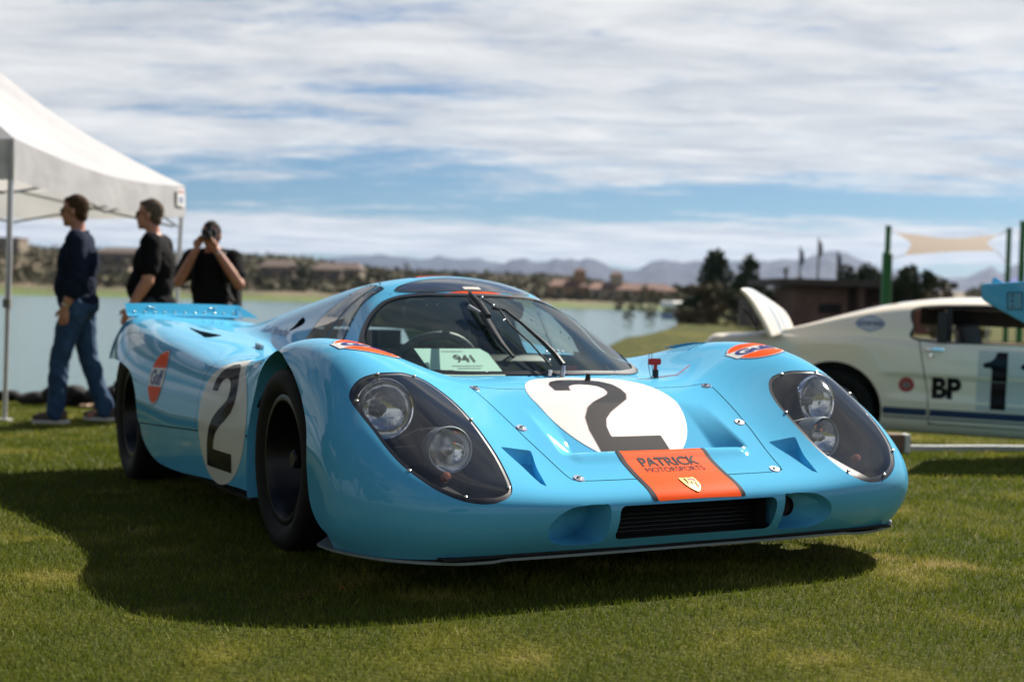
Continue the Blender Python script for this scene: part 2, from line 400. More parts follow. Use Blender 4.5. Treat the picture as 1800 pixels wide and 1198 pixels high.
ROWS = [
 # bottom lip, front face, upper nose edge, then back over the bonnet to the tail; columns run from the centre to the sill
 [(0,1.015,.112),(.25,1.015,.112),(.42,1.01,.112),(.57,1.005,.112),(.725,.985,.112),(.83,.925,.112),(.895,.83,.113),(.93,.72,.116),(.935,.625,.12)],
 [(0,1.062,.165),(.25,1.062,.165),(.42,1.06,.165),(.57,1.055,.168),(.73,1.035,.175),(.858,.965,.185),(.940,.84,.18),(.956,.70,.165),(.943,.60,.125)],
 [(0,1.083,.236),(.25,1.080,.236),(.42,1.078,.238),(.57,1.07,.245),(.73,1.045,.258),(.863,.972,.27),(.950,.838,.265),(.963,.68,.225),(.946,.57,.13)],
 [(0,.985,.298),(.25,.985,.299),(.42,.985,.304),(.57,.98,.322),(.728,.955,.350),(.862,.895,.372),(.950,.782,.35),(.964,.63,.27),(.948,.53,.13)],
 [(0,.82,.386),(.25,.82,.386),(.42,.82,.388),(.575,.815,.428),(.737,.80,.468),(.866,.768,.464),(.948,.695,.42),(.962,.575,.30),(.948,.47,.13)],
 [(0,.62,.480),(.25,.62,.480),(.42,.62,.487),(.575,.62,.53),(.747,.62,.585),(.862,.60,.565),(.935,.56,.48),(.956,.48,.315),(.947,.40,.13)],
 [(0,.42,.545),(.25,.42,.546),(.42,.42,.554),(.575,.42,.600),(.748,.42,.652),(.858,.41,.630),(.928,.39,.525),(.950,.35,.325),(.943,.31,.13)],
 [(0,.22,.556),(.25,.22,.557),(.42,.22,.561),(.575,.22,.612),(.745,.22,.674),(.860,.215,.654),(.922,.21,.545),(.945,.19,.33),(.940,.18,.13)],
 [(0,0,.56),(.25,0,.56),(.42,0,.563),(.575,0,.606),(.74,0,.668),(.862,0,.648),(.918,0,.545),(.934,0,.33),(.93,0,.13)],
 [(0,-.26,.56),(.25,-.26,.56),(.42,-.26,.565),(.575,-.26,.592),(.73,-.26,.630),(.838,-.26,.612),(.872,-.26,.52),(.886,-.26,.33),(.884,-.26,.13)],
 [(0,-.56,.585),(.25,-.56,.585),(.42,-.56,.588),(.575,-.56,.594),(.73,-.56,.603),(.842,-.56,.582),(.890,-.56,.505),(.914,-.56,.335),(.908,-.56,.14)],
 [(0,-.9,.595),(.25,-.9,.60),(.42,-.9,.608),(.575,-.9,.614),(.735,-.9,.612),(.855,-.9,.586),(.910,-.9,.51),(.934,-.9,.34),(.925,-.9,.12)],
 [(0,-1.3,.62),(.25,-1.3,.632),(.42,-1.3,.65),(.58,-1.3,.660),(.745,-1.3,.658),(.87,-1.3,.625),(.928,-1.3,.53),(.953,-1.3,.35),(.942,-1.3,.12)],
 [(0,-1.7,.635),(.25,-1.7,.655),(.42,-1.7,.685),(.58,-1.7,.702),(.75,-1.7,.702),(.88,-1.7,.665),(.948,-1.7,.55),(.97,-1.7,.365),(.95,-1.7,.12)],
 [(0,-2.1,.66),(.25,-2.1,.695),(.42,-2.1,.722),(.575,-2.1,.738),(.745,-2.1,.742),(.872,-2.1,.702),(.95,-2.1,.58),(.975,-2.1,.39),(.965,-2.1,.16)],
 [(0,-2.5,.70),(.25,-2.5,.735),(.42,-2.5,.757),(.57,-2.5,.768),(.73,-2.5,.775),(.848,-2.5,.735),(.928,-2.5,.615),(.955,-2.5,.43),(.95,-2.5,.26)],
 [(0,-2.85,.745),(.25,-2.85,.775),(.42,-2.85,.785),(.56,-2.85,.790),(.71,-2.85,.796),(.812,-2.85,.762),(.885,-2.85,.645),(.912,-2.85,.47),(.91,-2.85,.31)],
 [(0,-3.06,.755),(.25,-3.06,.785),(.42,-3.06,.795),(.555,-3.06,.798),(.695,-3.06,.803),(.785,-3.06,.77),(.853,-3.06,.655),(.882,-3.06,.49),(.88,-3.06,.34)],
]
KEY = np.array(ROWS, float)
def sstep_(a, b, x):
    t = np.clip((x-a)/(b-a), 0, 1); return t*t*(3-2*t)
def canopy_z(x, y):
    ax = np.abs(x)
    t = y + 1.32*ax**2
    p = .557 + (.33-t)*.430 + .012*np.sin(np.clip((.33-t)/.66, 0, 1)*math.pi)
    zc = interp1(y.ravel(), [-3.3,-2.8,-2.4,-2.0,-1.6,-1.2,-1.0,-.8,-.6,-.4,-.1,.6], [.62,.70,.755,.805,.852,.893,.912,.926,.928,.922,.905,.86]).reshape(y.shape)
    wide = sstep_(-.75, -2.4, y)
    d = (.45-.10*wide)*ax**2 + (3.4-2.7*wide)*np.maximum(0, ax-.28)**2
    return smin(p, zc-d, .045)
def body_grid(du=.0075, dv=.0075):
    full = np.concatenate([KEY[:, :0:-1]*[-1,1,1], KEY], 1)             # mirror so that the centre line stays smooth
    dl = np.linalg.norm(np.diff(full, axis=1), axis=2).mean(0); tv = np.concatenate([[0], np.cumsum(dl)]); tv -= tv[8]
    nv = int(tv[-1]/dv); qv = np.linspace(0, tv[-1], nv)
    A = np.stack([spline(tv, full[i], qv) for i in range(len(full))])    # rows x nv x 3
    dl = np.linalg.norm(np.diff(A, axis=0), axis=2).mean(1); tu = np.concatenate([[0], np.cumsum(dl)])
    n1 = int(1.3/du); qu = np.concatenate([np.linspace(0, 1.3, n1, endpoint=False), np.linspace(1.3, tu[-1], int((tu[-1]-1.3)/.012))])
    P = spline(tu, A, qu)
    x, y, z = P[...,0], P[...,1], P[...,2]
    c = canopy_z(x, y)
    k = .012 + .06*np.clip((-y-.55)/.7, 0, 1)
    w = np.clip((.80-np.abs(x))/.12, 0, 1)*np.clip((.52-y)/.1, 0, 1)*np.clip((y+3.3)/.5, 0, 1)
    zz = smax(z, np.where(w > 0, c, -1), k)
    P[...,2] = np.where(np.abs(x) < .8, z + (zz-z)*w, z)
    return Grid.from_uv(P)
half = body_grid()
# whole-surface lookup, for laying print, screws and outlines on the body
def bvh_of(*gs):
    V = np.vstack([g.V for g in gs]); F = []; n = 0
    for g in gs: F += [tuple(i+n for i in f) for f in g.F]; n += len(g.V)
    return BVHTree.FromPolygons([tuple(v) for v in V], F)
SURF = bvh_of(half, half.mirrored())
def pix(px, py, bv=None):
    """point of the body seen at a pixel of the photograph, in the car frame"""
    d = RCAM.T @ np.array([(px-900)/FPX, (py-599)/FPX, 1.0])
    h = (bv or SURF).ray_cast(Vector(CAM_POS), Vector(d).normalized())
    return np.array(h[0]) if h[0] is not None else None
def drop(x, y, bv=None):
    h = (bv or SURF).ray_cast(Vector((x, y, 2)), Vector((0,0,-1))); return np.array(h[0]) if h[0] is not None else np.array([x,y,.3])
def drops(XY, bv=None): return np.array([drop(a, b, bv) for a, b in XY])
def side(y, z, sx=1, bv=None):
    h = (bv or SURF).ray_cast(Vector((sx*2, y, z)), Vector((-sx,0,0))); return np.array(h[0]) if h[0] is not None else np.array([sx*.95,y,z])

# ------------------------------------------------------------------ race car: cutting the surface into its panels
LAMP = smooth_poly([(.785,.628),(.838,.632),(.872,.655),(.880,.69),(.874,.75),(.864,.81),(.853,.87),(.835,.925),(.812,.965),(.778,1.005),(.74,1.032),(.698,1.050),(.65,1.060),(.606,1.060),(.573,1.048),(.556,1.018),(.545,.96),(.540,.90),(.542,.835),(.547,.77),(.558,.70),(.580,.642),(.622,.597),(.685,.602),(.737,.622)], 4)
ARCH = np.array([(-.325,-.1),(-.325,.25),(-.318,.36),(-.292,.45),(-.25,.525),(-.2,.58),(-.13,.617),(-.04,.636),(.05,.634),(.13,.618),(.2,.597),(.273,.573),(.355,.539),(.424,.504),(.505,.443),(.545,.383),(.563,.305),(.578,.236),(.605,.195),(.65,.172),(.71,.155),(.71,.0),(.6,-.1)])
REAR = np.array([(-3.4,.572),(-3.05,.570),(-2.516,.572),(-2.231,.558),(-2.015,.529),(-1.921,.497),(-1.85,.453),(-1.812,.412),(-1.796,.36),(-1.775,.318),(-1.742,.30),(-1.713,.247),(-1.62,.197),(-1.52,.170),(-1.4,.156),(-1.15,.150),(-.92,.155),(-.713,.162),(-.526,.16),(-.30,.155),(-.1,.15),(-.1,-.2),(-3.4,-.2)])
ARCH = np.vstack([smooth_poly(ARCH[1:-2], 5, False), ARCH[-2:], ARCH[:1]]); REAR = np.vstack([smooth_poly(REAR[:-2], 4, False), REAR[-2:]])
def tri_duct(a, b, c, r=.0): return smooth_poly([a, b, c], 1)
NACA_F = smooth_poly([(.457,1.028),(.470,.985),(.482,.93),(.506,.868),(.50,.856),(.425,.850),(.414,.857),(.436,.93),(.446,.985)], 3)
NACA_R = smooth_poly([(.715,-1.93),(.700,-1.75),(.66,-1.56),(.705,-1.50),(.745,-1.49),(.740,-1.60),(.73,-1.78)], 3)
SCOOP = np.array([pix(*q)[:2] for q in smooth_poly([(505,583),(518,572),(531,557.5),(536.5,562),(534,569),(520,577)], 3)])
WS = smooth_poly([(-.12,-.338),(0,-.323),(.12,-.342),(.215,-.380),(.29,-.405),(.345,-.402),(.39,-.376),(.432,-.345),(.464,-.305),(.482,-.25),(.488,-.18),(.482,-.10),(.462,-.02),(.425,.05),(.36,.125),(.27,.205),(.15,.268),(0,.296),(-.15,.268),(-.3,.2),(-.3,-.38)], 4)
ROOFW = smooth_poly([(-.15,-.398),(0,-.375),(.15,-.400),(.225,-.432),(.272,-.468),(.268,-.495),(.22,-.515),(.12,-.53),(0,-.535),(-.12,-.53)], 4)
GL1 = np.array([(.515,-.462),(.48,-.479),(.456,-.497),(.434,-.512),(.394,-.526),(.36,-.528),(.326,-.530),(.31,-.535),(.31,-.575),(.34,-.572),(.358,-.580),(.385,-.604),(.413,-.631),(.444,-.651),(.477,-.664),(.515,-.672)])
GL2 = np.array([(.515,-.692),(.477,-.684),(.444,-.671),(.413,-.651),(.385,-.624),(.358,-.600),(.34,-.592),(.31,-.595),(.31,-.72),(.36,-.76),(.395,-.80),(.42,-.86),(.448,-.90),(.476,-.915),(.515,-.925)])
BON = np.array([(-1,.505),(0,.502),(.10,.502),(.20,.500),(.33,.495),(.40,.490),(.425,.493),(.437,.510),(.436,.53),(.415,.68),(.397,.79),(.378,.88),(.362,.972),(.355,.986),(.338,.992),(.28,.993),(0,.992),(-1,.992)])
def rr_sdf(g, x0, z0, x1, z1, r):
    d = sdf_poly(g.V[:, [0,2]], round_rect(x0, z0, x1, z1, r)); return np.where(g.V[:,1] > .9, d, 1.0)
def masked(d, cond): return np.where(cond, d, 1.0)
def yz(g, poly): return masked(sdf_poly(g.V[:, [1,2]], poly), g.V[:,0] > .5)
def xy(g, poly, cond=None): 
    d = sdf_poly(g.V[:, :2], poly); return d if cond is None else masked(d, cond)
def seam(g, poly_sdf, w=.0016):
    """cut a thin joint along sdf = 0; returns (inside, joint, outside)"""
    f = poly_sdf
    a, rest = g.split(f + w)
    return a, rest
g = half
# bonnet air exit: a sunken ramp that opens behind a lip
def wall_dir(x, y): return None
nrm = g.normals()
x, y = g.V[:,0], g.V[:,1]
dep = np.clip((y-.61)/.225, 0, 1)**1.1*.062*np.clip((.322-x+.10*np.clip((.86-y)/.25,0,1)*0)/.075, 0, 1)
dep *= np.clip((.868-y)/.014, 0, 1)
g.V[:,2] -= np.where((x < .34) & (y < .88) & (y > .55), dep, 0)
# bonnet lip is a little proud
g.V[:,2] += .006*np.exp(-((y-.885)/.018)**2)*np.clip((.31-x)/.03, 0, 1)*(y > .5)
SURF = bvh_of(g, g.mirrored())
FRONT_RIM = []
_, g = g.split(masked(sdf_poly(g.V[:, [1,2]], ARCH), g.V[:,0] > .70)); arch_wall = g.wall(g.rim, lambda A: A*[0,1,1]+np.stack([A[:,0]-.085, 0*A[:,0], 0*A[:,0]], 1))
_, g = g.split(yz(g, REAR)); rear_wall = g.wall(g.rim, lambda A: A*[0,1,1]+np.stack([A[:,0]-.05, 0*A[:,0], 0*A[:,0]], 1))
cover, g = g.split(xy(g, LAMP, g.V[:,2] > .22)); lamp_rim = g.wall(g.rim, lambda A: A-[0,0,.012])
grille_cut, g = g.split(rr_sdf(g, -.3, .142, .262, .236, .018)); gw0 = g.wall(g.rim, lambda A: A*[.97,1,1]-[0,.10,0])
INT = smooth_poly([(.292,.148),(.292,.236),(.31,.2425),(.36,.243),(.415,.236),(.458,.212),(.474,.183),(.462,.155),(.425,.138),(.36,.133),(.31,.135)], 4)
icut, g = g.split(masked(sdf_poly(g.V[:, [0,2]], INT), g.V[:,1] > .9))
def intake_off(A):
    c = np.array([.375, 0, .188]); B = A.copy(); B[:,0] = c[0]+(A[:,0]-c[0])*.86; B[:,2] = c[2]+(A[:,2]-c[2])*.80; B[:,1] = A[:,1]-.035-.075*np.clip((.46-A[:,0])/.15, 0, 1); return B
iw = g.wall(g.rim, intake_off)
def fill_fan(loop):
    c = loop.mean(0); n = len(loop); return Grid(np.vstack([loop, c]), [(i, (i+1) % n, n) for i in range(n)])
def ordered(rim):
    nx = {}
    for a, b in rim: nx[a] = b
    s0 = rim[0][0]; out = [s0]; c = nx.get(s0)
    while c is not None and c != s0 and len(out) < len(rim)+2: out.append(c); c = nx.get(c)
    return out
iloop = intake_off(g.V[ordered(g.rim)]); ifill = fill_fan(iloop)
nf, g = g.split(xy(g, NACA_F, g.V[:,2] > .2))
def naca_dep(A): 
    B = A.copy(); B[:,2] -= .040*np.clip((1.02-A[:,1])/.13, 0, 1); return B
nfw = g.wall(g.rim, naca_dep); nf.V = naca_dep(nf.V)
nr, g = g.split(xy(g, NACA_R, g.V[:,2] > .5))
def naca_dep2(A):
    B = A.copy(); B[:,2] -= .055*np.clip((A[:,1]+1.95)/.2, 0, 1); return B
nrw = g.wall(g.rim, naca_dep2); nr.V = naca_dep2(nr.V)
sc, g = g.split(xy(g, SCOOP, g.V[:,2] > .6))
sc_off = lambda A: A-[.05,0,.03]
scw = g.wall(g.rim, sc_off); sc.V = sc_off(sc.V)
glass, g = g.split(xy(g, WS, g.V[:,2] > .5))
gasket, g = g.split(xy(g, WS, g.V[:,2] > .5)-.024)
roofw, g = g.split(xy(g, ROOFW, g.V[:,2] > .7))
rwg, g = g.split(xy(g, ROOFW, g.V[:,2] > .7)-.006)
gl1, g = g.split(xy(g, GL1, g.V[:,2] > .62)); gl1j, g = g.split(xy(g, GL1, g.V[:,2] > .62)-.005)
gl2, g = g.split(xy(g, GL2, g.V[:,2] > .62)); gl2j, g = g.split(xy(g, GL2, g.V[:,2] > .62)-.004)
bonnet, g = g.split(xy(g, BON, g.V[:,1] > .3)+.0022)
bon_joint, g = g.split(xy(g, BON, g.V[:,1] > .3)-.0012)
# door: a panel behind the front wheel, closed below by the sill seam
SEAMZ = lambda y: .347+(y+.185)*.0248
def below(g, w): return masked(g.V[:,2]-SEAMZ(g.V[:,1])+w, (g.V[:,0] > .6) & (g.V[:,1] < -.1) & (g.V[:,1] > -1.9))
sill, g = g.split(below(g, .004)); sill_joint, g = g.split(below(g, -.001))
DOOR = np.array([(-.40,.2),(-.40,.55),(-.42,.66),(-.50,.9),(-.70,.9),(-.83,.68),(-.86,.60),(-.87,.2)])
door, g = g.split(masked(sdf_poly(g.V[:, [1,2]], DOOR), (g.V[:,0] > .62) & (g.V[:,2] > .3))+.0022)
door_joint, g = g.split(masked(sdf_poly(g.V[:, [1,2]], DOOR), (g.V[:,0] > .62) & (g.V[:,2] > .3))-.0012)

def pushed(gr, d):
    n = gr.normals(); q = Grid(gr.V+n*d, gr.F); return q
def weld(gr):
    """right half and its mirror image as one surface"""
    n = len(gr.V); c = np.abs(gr.V[:,0]) < 1e-6; V2 = gr.V*[-1,1,1]; mp = np.arange(n)+n; mp[c] = np.nonzero(c)[0]
    return Grid(np.vstack([gr.V, V2]), list(gr.F)+[tuple(int(mp[i]) for i in f[::-1]) for f in gr.F])
def both(gr, name, m, parent=rc, smooth=True):
    a = gr.build(name, m, parent, smooth); b = gr.mirrored().build(name, m, parent, smooth); return a, b
_c = nfw.V[:,1]; duct_back, nfw = nfw.split(nfw.V[:,1]-.862)
both(duct_back, 'duct_mouth', BLUE)
body = weld(g.join(iw, ifill, nf, nfw)).build('body', BLUE, rc)
weld(bonnet).build('bonnet', BLUE, rc)
weld(pushed(bon_joint, -.004)).build('panel_joint', DARK, rc)
both(door, 'door', BLUE); both(pushed(door_joint, -.004), 'panel_joint', DARK)
both(sill, 'sill_panel', BLUE); both(pushed(sill_joint, -.005), 'panel_joint', DARK)
both(arch_wall, 'wheel_arch_edge', BLUE); both(rear_wall, 'wheel_arch_edge', BLUE)
both(nr.join(nrw), 'rear_duct', mat('duct_inside', (.02,.06,.09), .5)); both(sc.join(scw), 'side_scoop', DARK)
# glass
SCREEN = clear_sheet('screen_glass', (.88,.97,.94), refl=.62, ior=1.42, haze=.036, hazecol=(.5,.68,.64))  # teal haze colour stands in for pale reflections and lifts the dark interior
wsh = weld(glass).build('windscreen', SCREEN, rc)
weld(pushed(gasket, .004)).build('windscreen_seal', mat('black_seal', (.010,.010,.011), .35), rc)
weld(pushed(roofw, .001)).build('roof_window', mat('smoked_window', (.035,.038,.042), .06, coat=1.0), rc)
weld(pushed(rwg, .003)).build('roof_window_seal', BLACKP, rc)
SIDEG = clear_sheet('side_perspex', (.80,.86,.84), ior=1.7, haze=.07, hazecol=(.4,.42,.42))
both(pushed(gl1, .002), 'side_window', SIDEG); both(pushed(gl1j, .004), 'side_window_seal', BLACKP)
both(pushed(gl2, .002), 'quarter_window', clear_sheet('quarter_perspex', (.62,.68,.67), ior=1.7, haze=.05, hazecol=(.3,.32,.33))); both(pushed(gl2j, .003), 'quarter_window_seal', BLACKP)

# ------------------------------------------------------------------ race car: lamps, wheels, inside, print, fittings
COVER = clear_sheet('lamp_cover_perspex', (.93,.93,.93), refl=1.0, ior=1.5, rough=.025, haze=.014, hazecol=(.6,.6,.62))
LAMPBLACK = mat('lamp_bowl', (.007,.007,.0075), .42)
LENS = clear_sheet('lamp_glass', (.92,.93,.92), ior=1.5, rough=.02)
REFL = mat('reflector', (.80,.81,.82), .09, metal=1.0, bump=(26,.35,.004))
REFL2 = mat('reflector_smooth', (.85,.86,.87), .05, metal=1.0)
AMBER = mat('amber_lens', (.30,.055,.006), .3, coat=.5)
SCREWM = mat('screw_steel', (.6,.6,.6), .3, metal=1.0)
def lamp_side(sx):
    mir = np.array([sx,1,1])
    cv = pushed(cover, 0).build('headlight_cover', COVER, rc) if sx > 0 else cover.mirrored().build('headlight_cover', COVER, rc)
    # dark edging under the cover rim
    band, rest = cover.split(-(sdf_poly(cover.V[:, :2], LAMP)+.010))
    ed = pushed(band, -.003); (ed if sx > 0 else ed.mirrored()).build('cover_edge', LAMPBLACK, cv)
    # bowl: wall from the rim down to a sloping floor
    top = drops(LAMP)-[0,0,.006]; n = len(top); c = top.mean(0)
    low = top.copy(); low[:, :2] = c[:2]+(top[:, :2]-c[:2])*.985; low[:,1] -= .11*np.clip((.84-low[:,1])/.16, 0, 1)
    low[:,2] = np.minimum(top[:,2]-.03, .392-.36*(low[:,1]-.6))
    mid = low.copy(); mid[:, :2] = c[:2]+(low[:, :2]-c[:2])*.45; mid[:,2] = .388-.36*(mid[:,1]-.6)
    cc = mid.mean(0); V = np.vstack([top, low, mid, cc])
    F = [(i, (i+1)%n, n+(i+1)%n, n+i) for i in range(n)]+[(n+i, n+(i+1)%n, 2*n+(i+1)%n, 2*n+i) for i in range(n)]+[(2*n+i, 2*n+(i+1)%n, 3*n) for i in range(n)]
    bowl = Grid(V*mir, F if sx > 0 else [f[::-1] for f in F]).build('lamp_bowl', LAMPBLACK, rc)
    for (p, r, ax, kind) in (((.768,.645,.482), .083, (.16,1,.05), 0), ((.648,.825,.378), .0615, (.12,1,.06), 1)):
        o = Vector(np.array(p)*mir); a = Vector((ax[0]*sx, ax[1], ax[2])).normalized()
        body_ = MB().lathe([(r*1.0,-.06),(r*1.04,-.01),(r*1.05,.004),(r*1.0,.012),(r*.955,.010),(r*.95,.0)], o, a, 40).build('headlight', CHROME if kind == 0 else mat('pale_bezel', (.33,.38,.40), .3, metal=.6), rc, True)
        if kind == 0:
            MB().lathe([(r*.95,0),(r*.88,-.010),(r*.70,-.024),(r*.45,-.035),(r*.2,-.041),(0.001,-.042)], o, a, 40).build('reflector', REFL, body_, True)
            MB().lathe([(r*.16,-.04),(r*.16,-.018),(r*.05,-.012),(.001,-.012)], o, a, 16).build('bulb_shield', mat('dull_metal', (.15,.15,.15), .4, metal=1), body_, True)
            # fluted glass: domed with vertical ribs
            G = []; q = np.linspace(-1, 1, 81); X2, Z2 = np.meshgrid(q, np.linspace(-1, 1, 41), indexing='ij'); rr = np.sqrt(X2**2+Z2**2); sc_ = np.where(rr > 1e-6, np.maximum(abs(X2), abs(Z2))/np.maximum(rr, 1e-6), 1)
            X2, Z2 = X2*sc_, Z2*sc_; rr = np.clip(np.sqrt(X2**2+Z2**2), 0, 1)
            Mx = np.array(rot_to(a)); dome = .016*np.sqrt(np.clip(1.02-rr**2, 0, 2))+.0011*np.abs(np.sin(X2*22))*(np.abs(Z2) < .72)+.0008*np.abs(np.sin(Z2*14))
            P = np.array(o)+(Mx @ np.stack([X2.ravel()*r*.95, dome.ravel(), Z2.ravel()*r*.95])).T
            gl = Grid.from_uv(P.reshape(81, 41, 3)).build('lens', clear_sheet('fluted_glass', (.90,.91,.90), ior=1.6, rough=.04, haze=.05, hazecol=(.7,.7,.7)), body_)
        else:
            MB().lathe([(r*.95,0),(r*.84,-.012),(r*.60,-.025),(r*.3,-.033),(.001,-.035)], o, a, 40).build('reflector', REFL2, body_, True)
            MB().lathe([(r*.24,-.034),(r*.24,-.008),(r*.20,-.006),(.001,-.004)], o, a, 20).build('bulb_shield', ALU, body_, True)
            MB().lathe([(r*.95,.004),(r*.7,.010),(r*.35,.013),(.001,.014)], o, a, 40).build('lens', LENS, body_, True)
    # small amber flasher and a wire in front of the upper lamp
    o = np.array([.70,.925,.318])*mir
    f = MB().lathe([(.012,-.02),(.013,.0),(.010,.006),(.001,.008)], o, (0,1,.5), 16).build('flasher', AMBER, rc, True)
    MB().tube([np.array(q)*mir for q in ((.74,.70,.40),(.70,.73,.425),(.65,.745,.43),(.60,.74,.42))], .005, 6).build('lamp_wire', BLACKP, rc, True)
    bracket = MB().box(np.array([.70,.76,.36])*mir, (.16,.01,.05)).build('lamp_bracket', LAMPBLACK, rc)
    sc = []
    for (a_, b_) in ((.783,.634),(.66,.606),(.553,.76),(.571,1.03),(.70,1.043),(.818,.955),(.868,.70)):
        h = drop(a_, b_); sc.append((h+[0,0,.002])*mir)
    studs('cover_screw', sc, (.006,.006,.004), SCREWM, cv)
lamp_side(1); lamp_side(-1)

# splitter lip, floor, wheel wells
lip = smooth_poly([(.0,1.025),(.3,1.025),(.57,1.015),(.725,.995),(.84,.93),(.91,.83),(.945,.72),(.95,.62)], 5, False)
lip = np.vstack([lip[:0:-1]*[-1,1], lip]); n = len(lip); V = []
for k, (dz, ins) in enumerate(((.097,0),(.104,0),(.104,.16),(.097,.16))):
    for p in lip: V.append((p[0]*(1-ins*.6), p[1]-ins*.9, dz+.012*max(0, abs(p[0])-.7)/.25+(0.004 if abs(p[0])<.6 else 0)))
mesh_vf('splitter_lip', V, [(k*n+i, k*n+i+1, ((k+1)%4)*n+i+1, ((k+1)%4)*n+i) for k in range(4) for i in range(n-1)], mat('lip_edge', (.20,.24,.26), .4, metal=.3), rc, False)
fl = MB(); fl.box((0,.74,.115), (1.5,.56,.006)); fl.box((0,.10,.13), (1.1,.75,.01)); fl.box((0,-1.0,.125), (1.74,1.35,.01)); fl.box((0,-2.3,.18), (1.1,1.3,.01))
fl.build('floor_pan', DARK, rc)
for sx in (1,-1):
    for (y0, r, x0, x1, zc) in ((.08,.46,.60,.86,.27),(-2.28,.47,.48,.90,.33)):
        pr_ = []; a0 = [math.radians(a) for a in range(-25, 206, 11)]
        P = [(y0+r*math.cos(a), zc+.30*math.sin(a) if y0 > -1 else zc+.33*math.sin(a)) for a in a0]; m_ = len(P)
        V = [(sx*x0, p, q) for p, q in P]+[(sx*x1, p, q) for p, q in P]
        MB().add(V, [(i, i+1, m_+i+1, m_+i) for i in range(m_-1)]+[tuple(range(m_))]).build('wheel_well', DARK, rc, True, fix=False)
bh = MB(); bh.box((0,.40,.32), (1.2,.01,.40)); bh.build('front_bulkhead', DARK, rc)
MB().box((0,-3.03,.62), (1.56,.02,.24)).build('tail_panel', mat('tail_grey', (.03,.05,.06), .5), rc)

# radiator grille with slats
gr = MB(); gr.box((0,.955,.19), (.56,.01,.13)); gr.box((0,.975,.137), (.53,.07,.004)); gr.box((.268,.985,.19), (.004,.07,.098)); gr.box((-.268,.985,.19), (.004,.07,.098)); gr.box((0,.985,.240),(.53,.07,.004))
gro = gr.build('radiator', DARK, rc)
for i in range(8):
    MB().box((-.01,.985,.150+.0115*i), (.50,.016,.0022), Matrix.Rotation(.35, 3, 'X')).build('grille_slat', mat('slat_black', (.02,.021,.023), .35, metal=.3), gro)
for sx in (-1,):   # brake hose mouth in the car's left opening
    MB().lathe([(.029,-.01),(.029,.004),(.026,.004),(.025,-.004),(.001,-.004)], (sx*.350,1.008,.197), (0,1,0), 24).build('brake_hose_mouth', DARK, rc, True)

# wheels
def wheel(x, y, R_, w, rimr, steer=0.0):
    sx = 1 if x > 0 else -1
    e = empty('wheel'); e.parent = rc; e.location = (x, y, R_-.004); e.rotation_euler = (0, 0, steer)
    h = w/2
    prof = [(rimr+.004,-h*.80),(rimr+.03,-h*.97),(R_*.86,-h*1.03),(R_*.955,-h*.97),(R_*.992,-h*.86),(R_,-h*.6),(R_,h*.6),(R_*.992,h*.86),(R_*.955,h*.97),(R_*.86,h*1.03),(rimr+.03,h*.97),(rimr+.004,h*.80)]
    MB().lathe(prof, (0,0,0), (sx,0,0), 64).build('tyre', RUBBER, e, True)
    prof = [(rimr+.012,h*.80),(rimr+.013,h*.86),(rimr+.004,h*.885),(rimr-.006,h*.87),(rimr-.010,h*.80),(rimr-.022,h*.62),(rimr-.028,h*.30),(rimr-.05,h*.05),(rimr-.060,-h*.25),(rimr-.02,-h*.75)]
    MB().lathe(prof, (0,0,0), (sx,0,0), 64).build('rim', GLOSSB, e, True)
    sp = MB(); 
    for k in range(5):
        a = 2*math.pi*k/5+.35; c, s_ = math.cos(a), math.sin(a); m_ = Matrix(((1,0,0),(0,c,-s_),(0,s_,c)))
        V = [m_ @ Vector(v) for v in ((sx*h*.12,-.026,.035),(sx*h*.12,.026,.035),(sx*h*.02,.020,rimr-.045),(sx*h*.02,-.020,rimr-.045),(sx*h*.28,-.012,.04),(sx*h*.28,.012,.04),(sx*h*.12,.008,rimr-.05),(sx*h*.12,-.008,rimr-.05))]
        sp.add(V, [(0,1,2,3),(4,5,6,7),(0,1,5,4),(1,2,6,5),(2,3,7,6),(3,0,4,7)])
    sp.build('spoke', mat('spoke_grey', (.035,.035,.037), .28, metal=.6), e, True)
    MB().lathe([(.052,-.01),(.052,h*.2),(.030,h*.3),(.030,h*.56),(.024,h*.62),(.001,h*.62)], (0,0,0), (sx,0,0), 20).build('hub_nut', mat('hub_grey', (.03,.03,.032), .35, metal=.8), e)
    MB().lathe([(.001,-h*.3),(.16,-h*.3),(.16,-h*.4),(.001,-h*.4)], (0,0,0), (sx,0,0), 32).build('brake_disc', mat('disc_iron', (.08,.075,.07), .4, metal=1), e, True)
    MB().tube([(sx*h*.05,-.03,-.045),(sx*h*.0,-.05,-.13)], .006, 6).build('valve', SCREWM, e, True)
wheel(.755, 0, .293, .235, .196); wheel(-.755, 0, .293, .235, .196)
wheel(.778, -2.3, .322, .28, .198); wheel(-.778, -2.3, .322, .28, .198)

# cockpit
CAB = mat('cockpit_black', (.018,.020,.021), .6); CABG = mat('cockpit_grey', (.10,.11,.11), .55)
tub = MB(); tub.box((0,-.52,.16), (1.05,1.35,.01)); tub.box((0,.12,.34), (1.05,.01,.40)); tub.box((.50,-.45,.34), (.02,1.1,.38)); tub.box((-.50,-.45,.34), (.02,1.1,.38)); tub.build('cockpit_tub', CAB, rc)
P = smooth_poly([(-.46,-.06),(-.40,.06),(-.27,.16),(-.12,.225),(0,.245),(.12,.225),(.27,.16),(.40,.06),(.46,-.06),(.40,-.17),(.2,-.12),(0,-.10),(-.2,-.12),(-.40,-.17)], 3)
MB().prism(P, (0,0,.545), (1,0,0), (0,1,0), (0,0,1), -.05).build('dashboard', CAB, rc)
bk = MB(); bk.add([(-.50,-.90,.14),(.50,-.90,.14),(.40,-1.0,.64),(-.40,-1.0,.64)], [(0,1,2,3)]); bk.build('rear_bulkhead', CABG, rc)
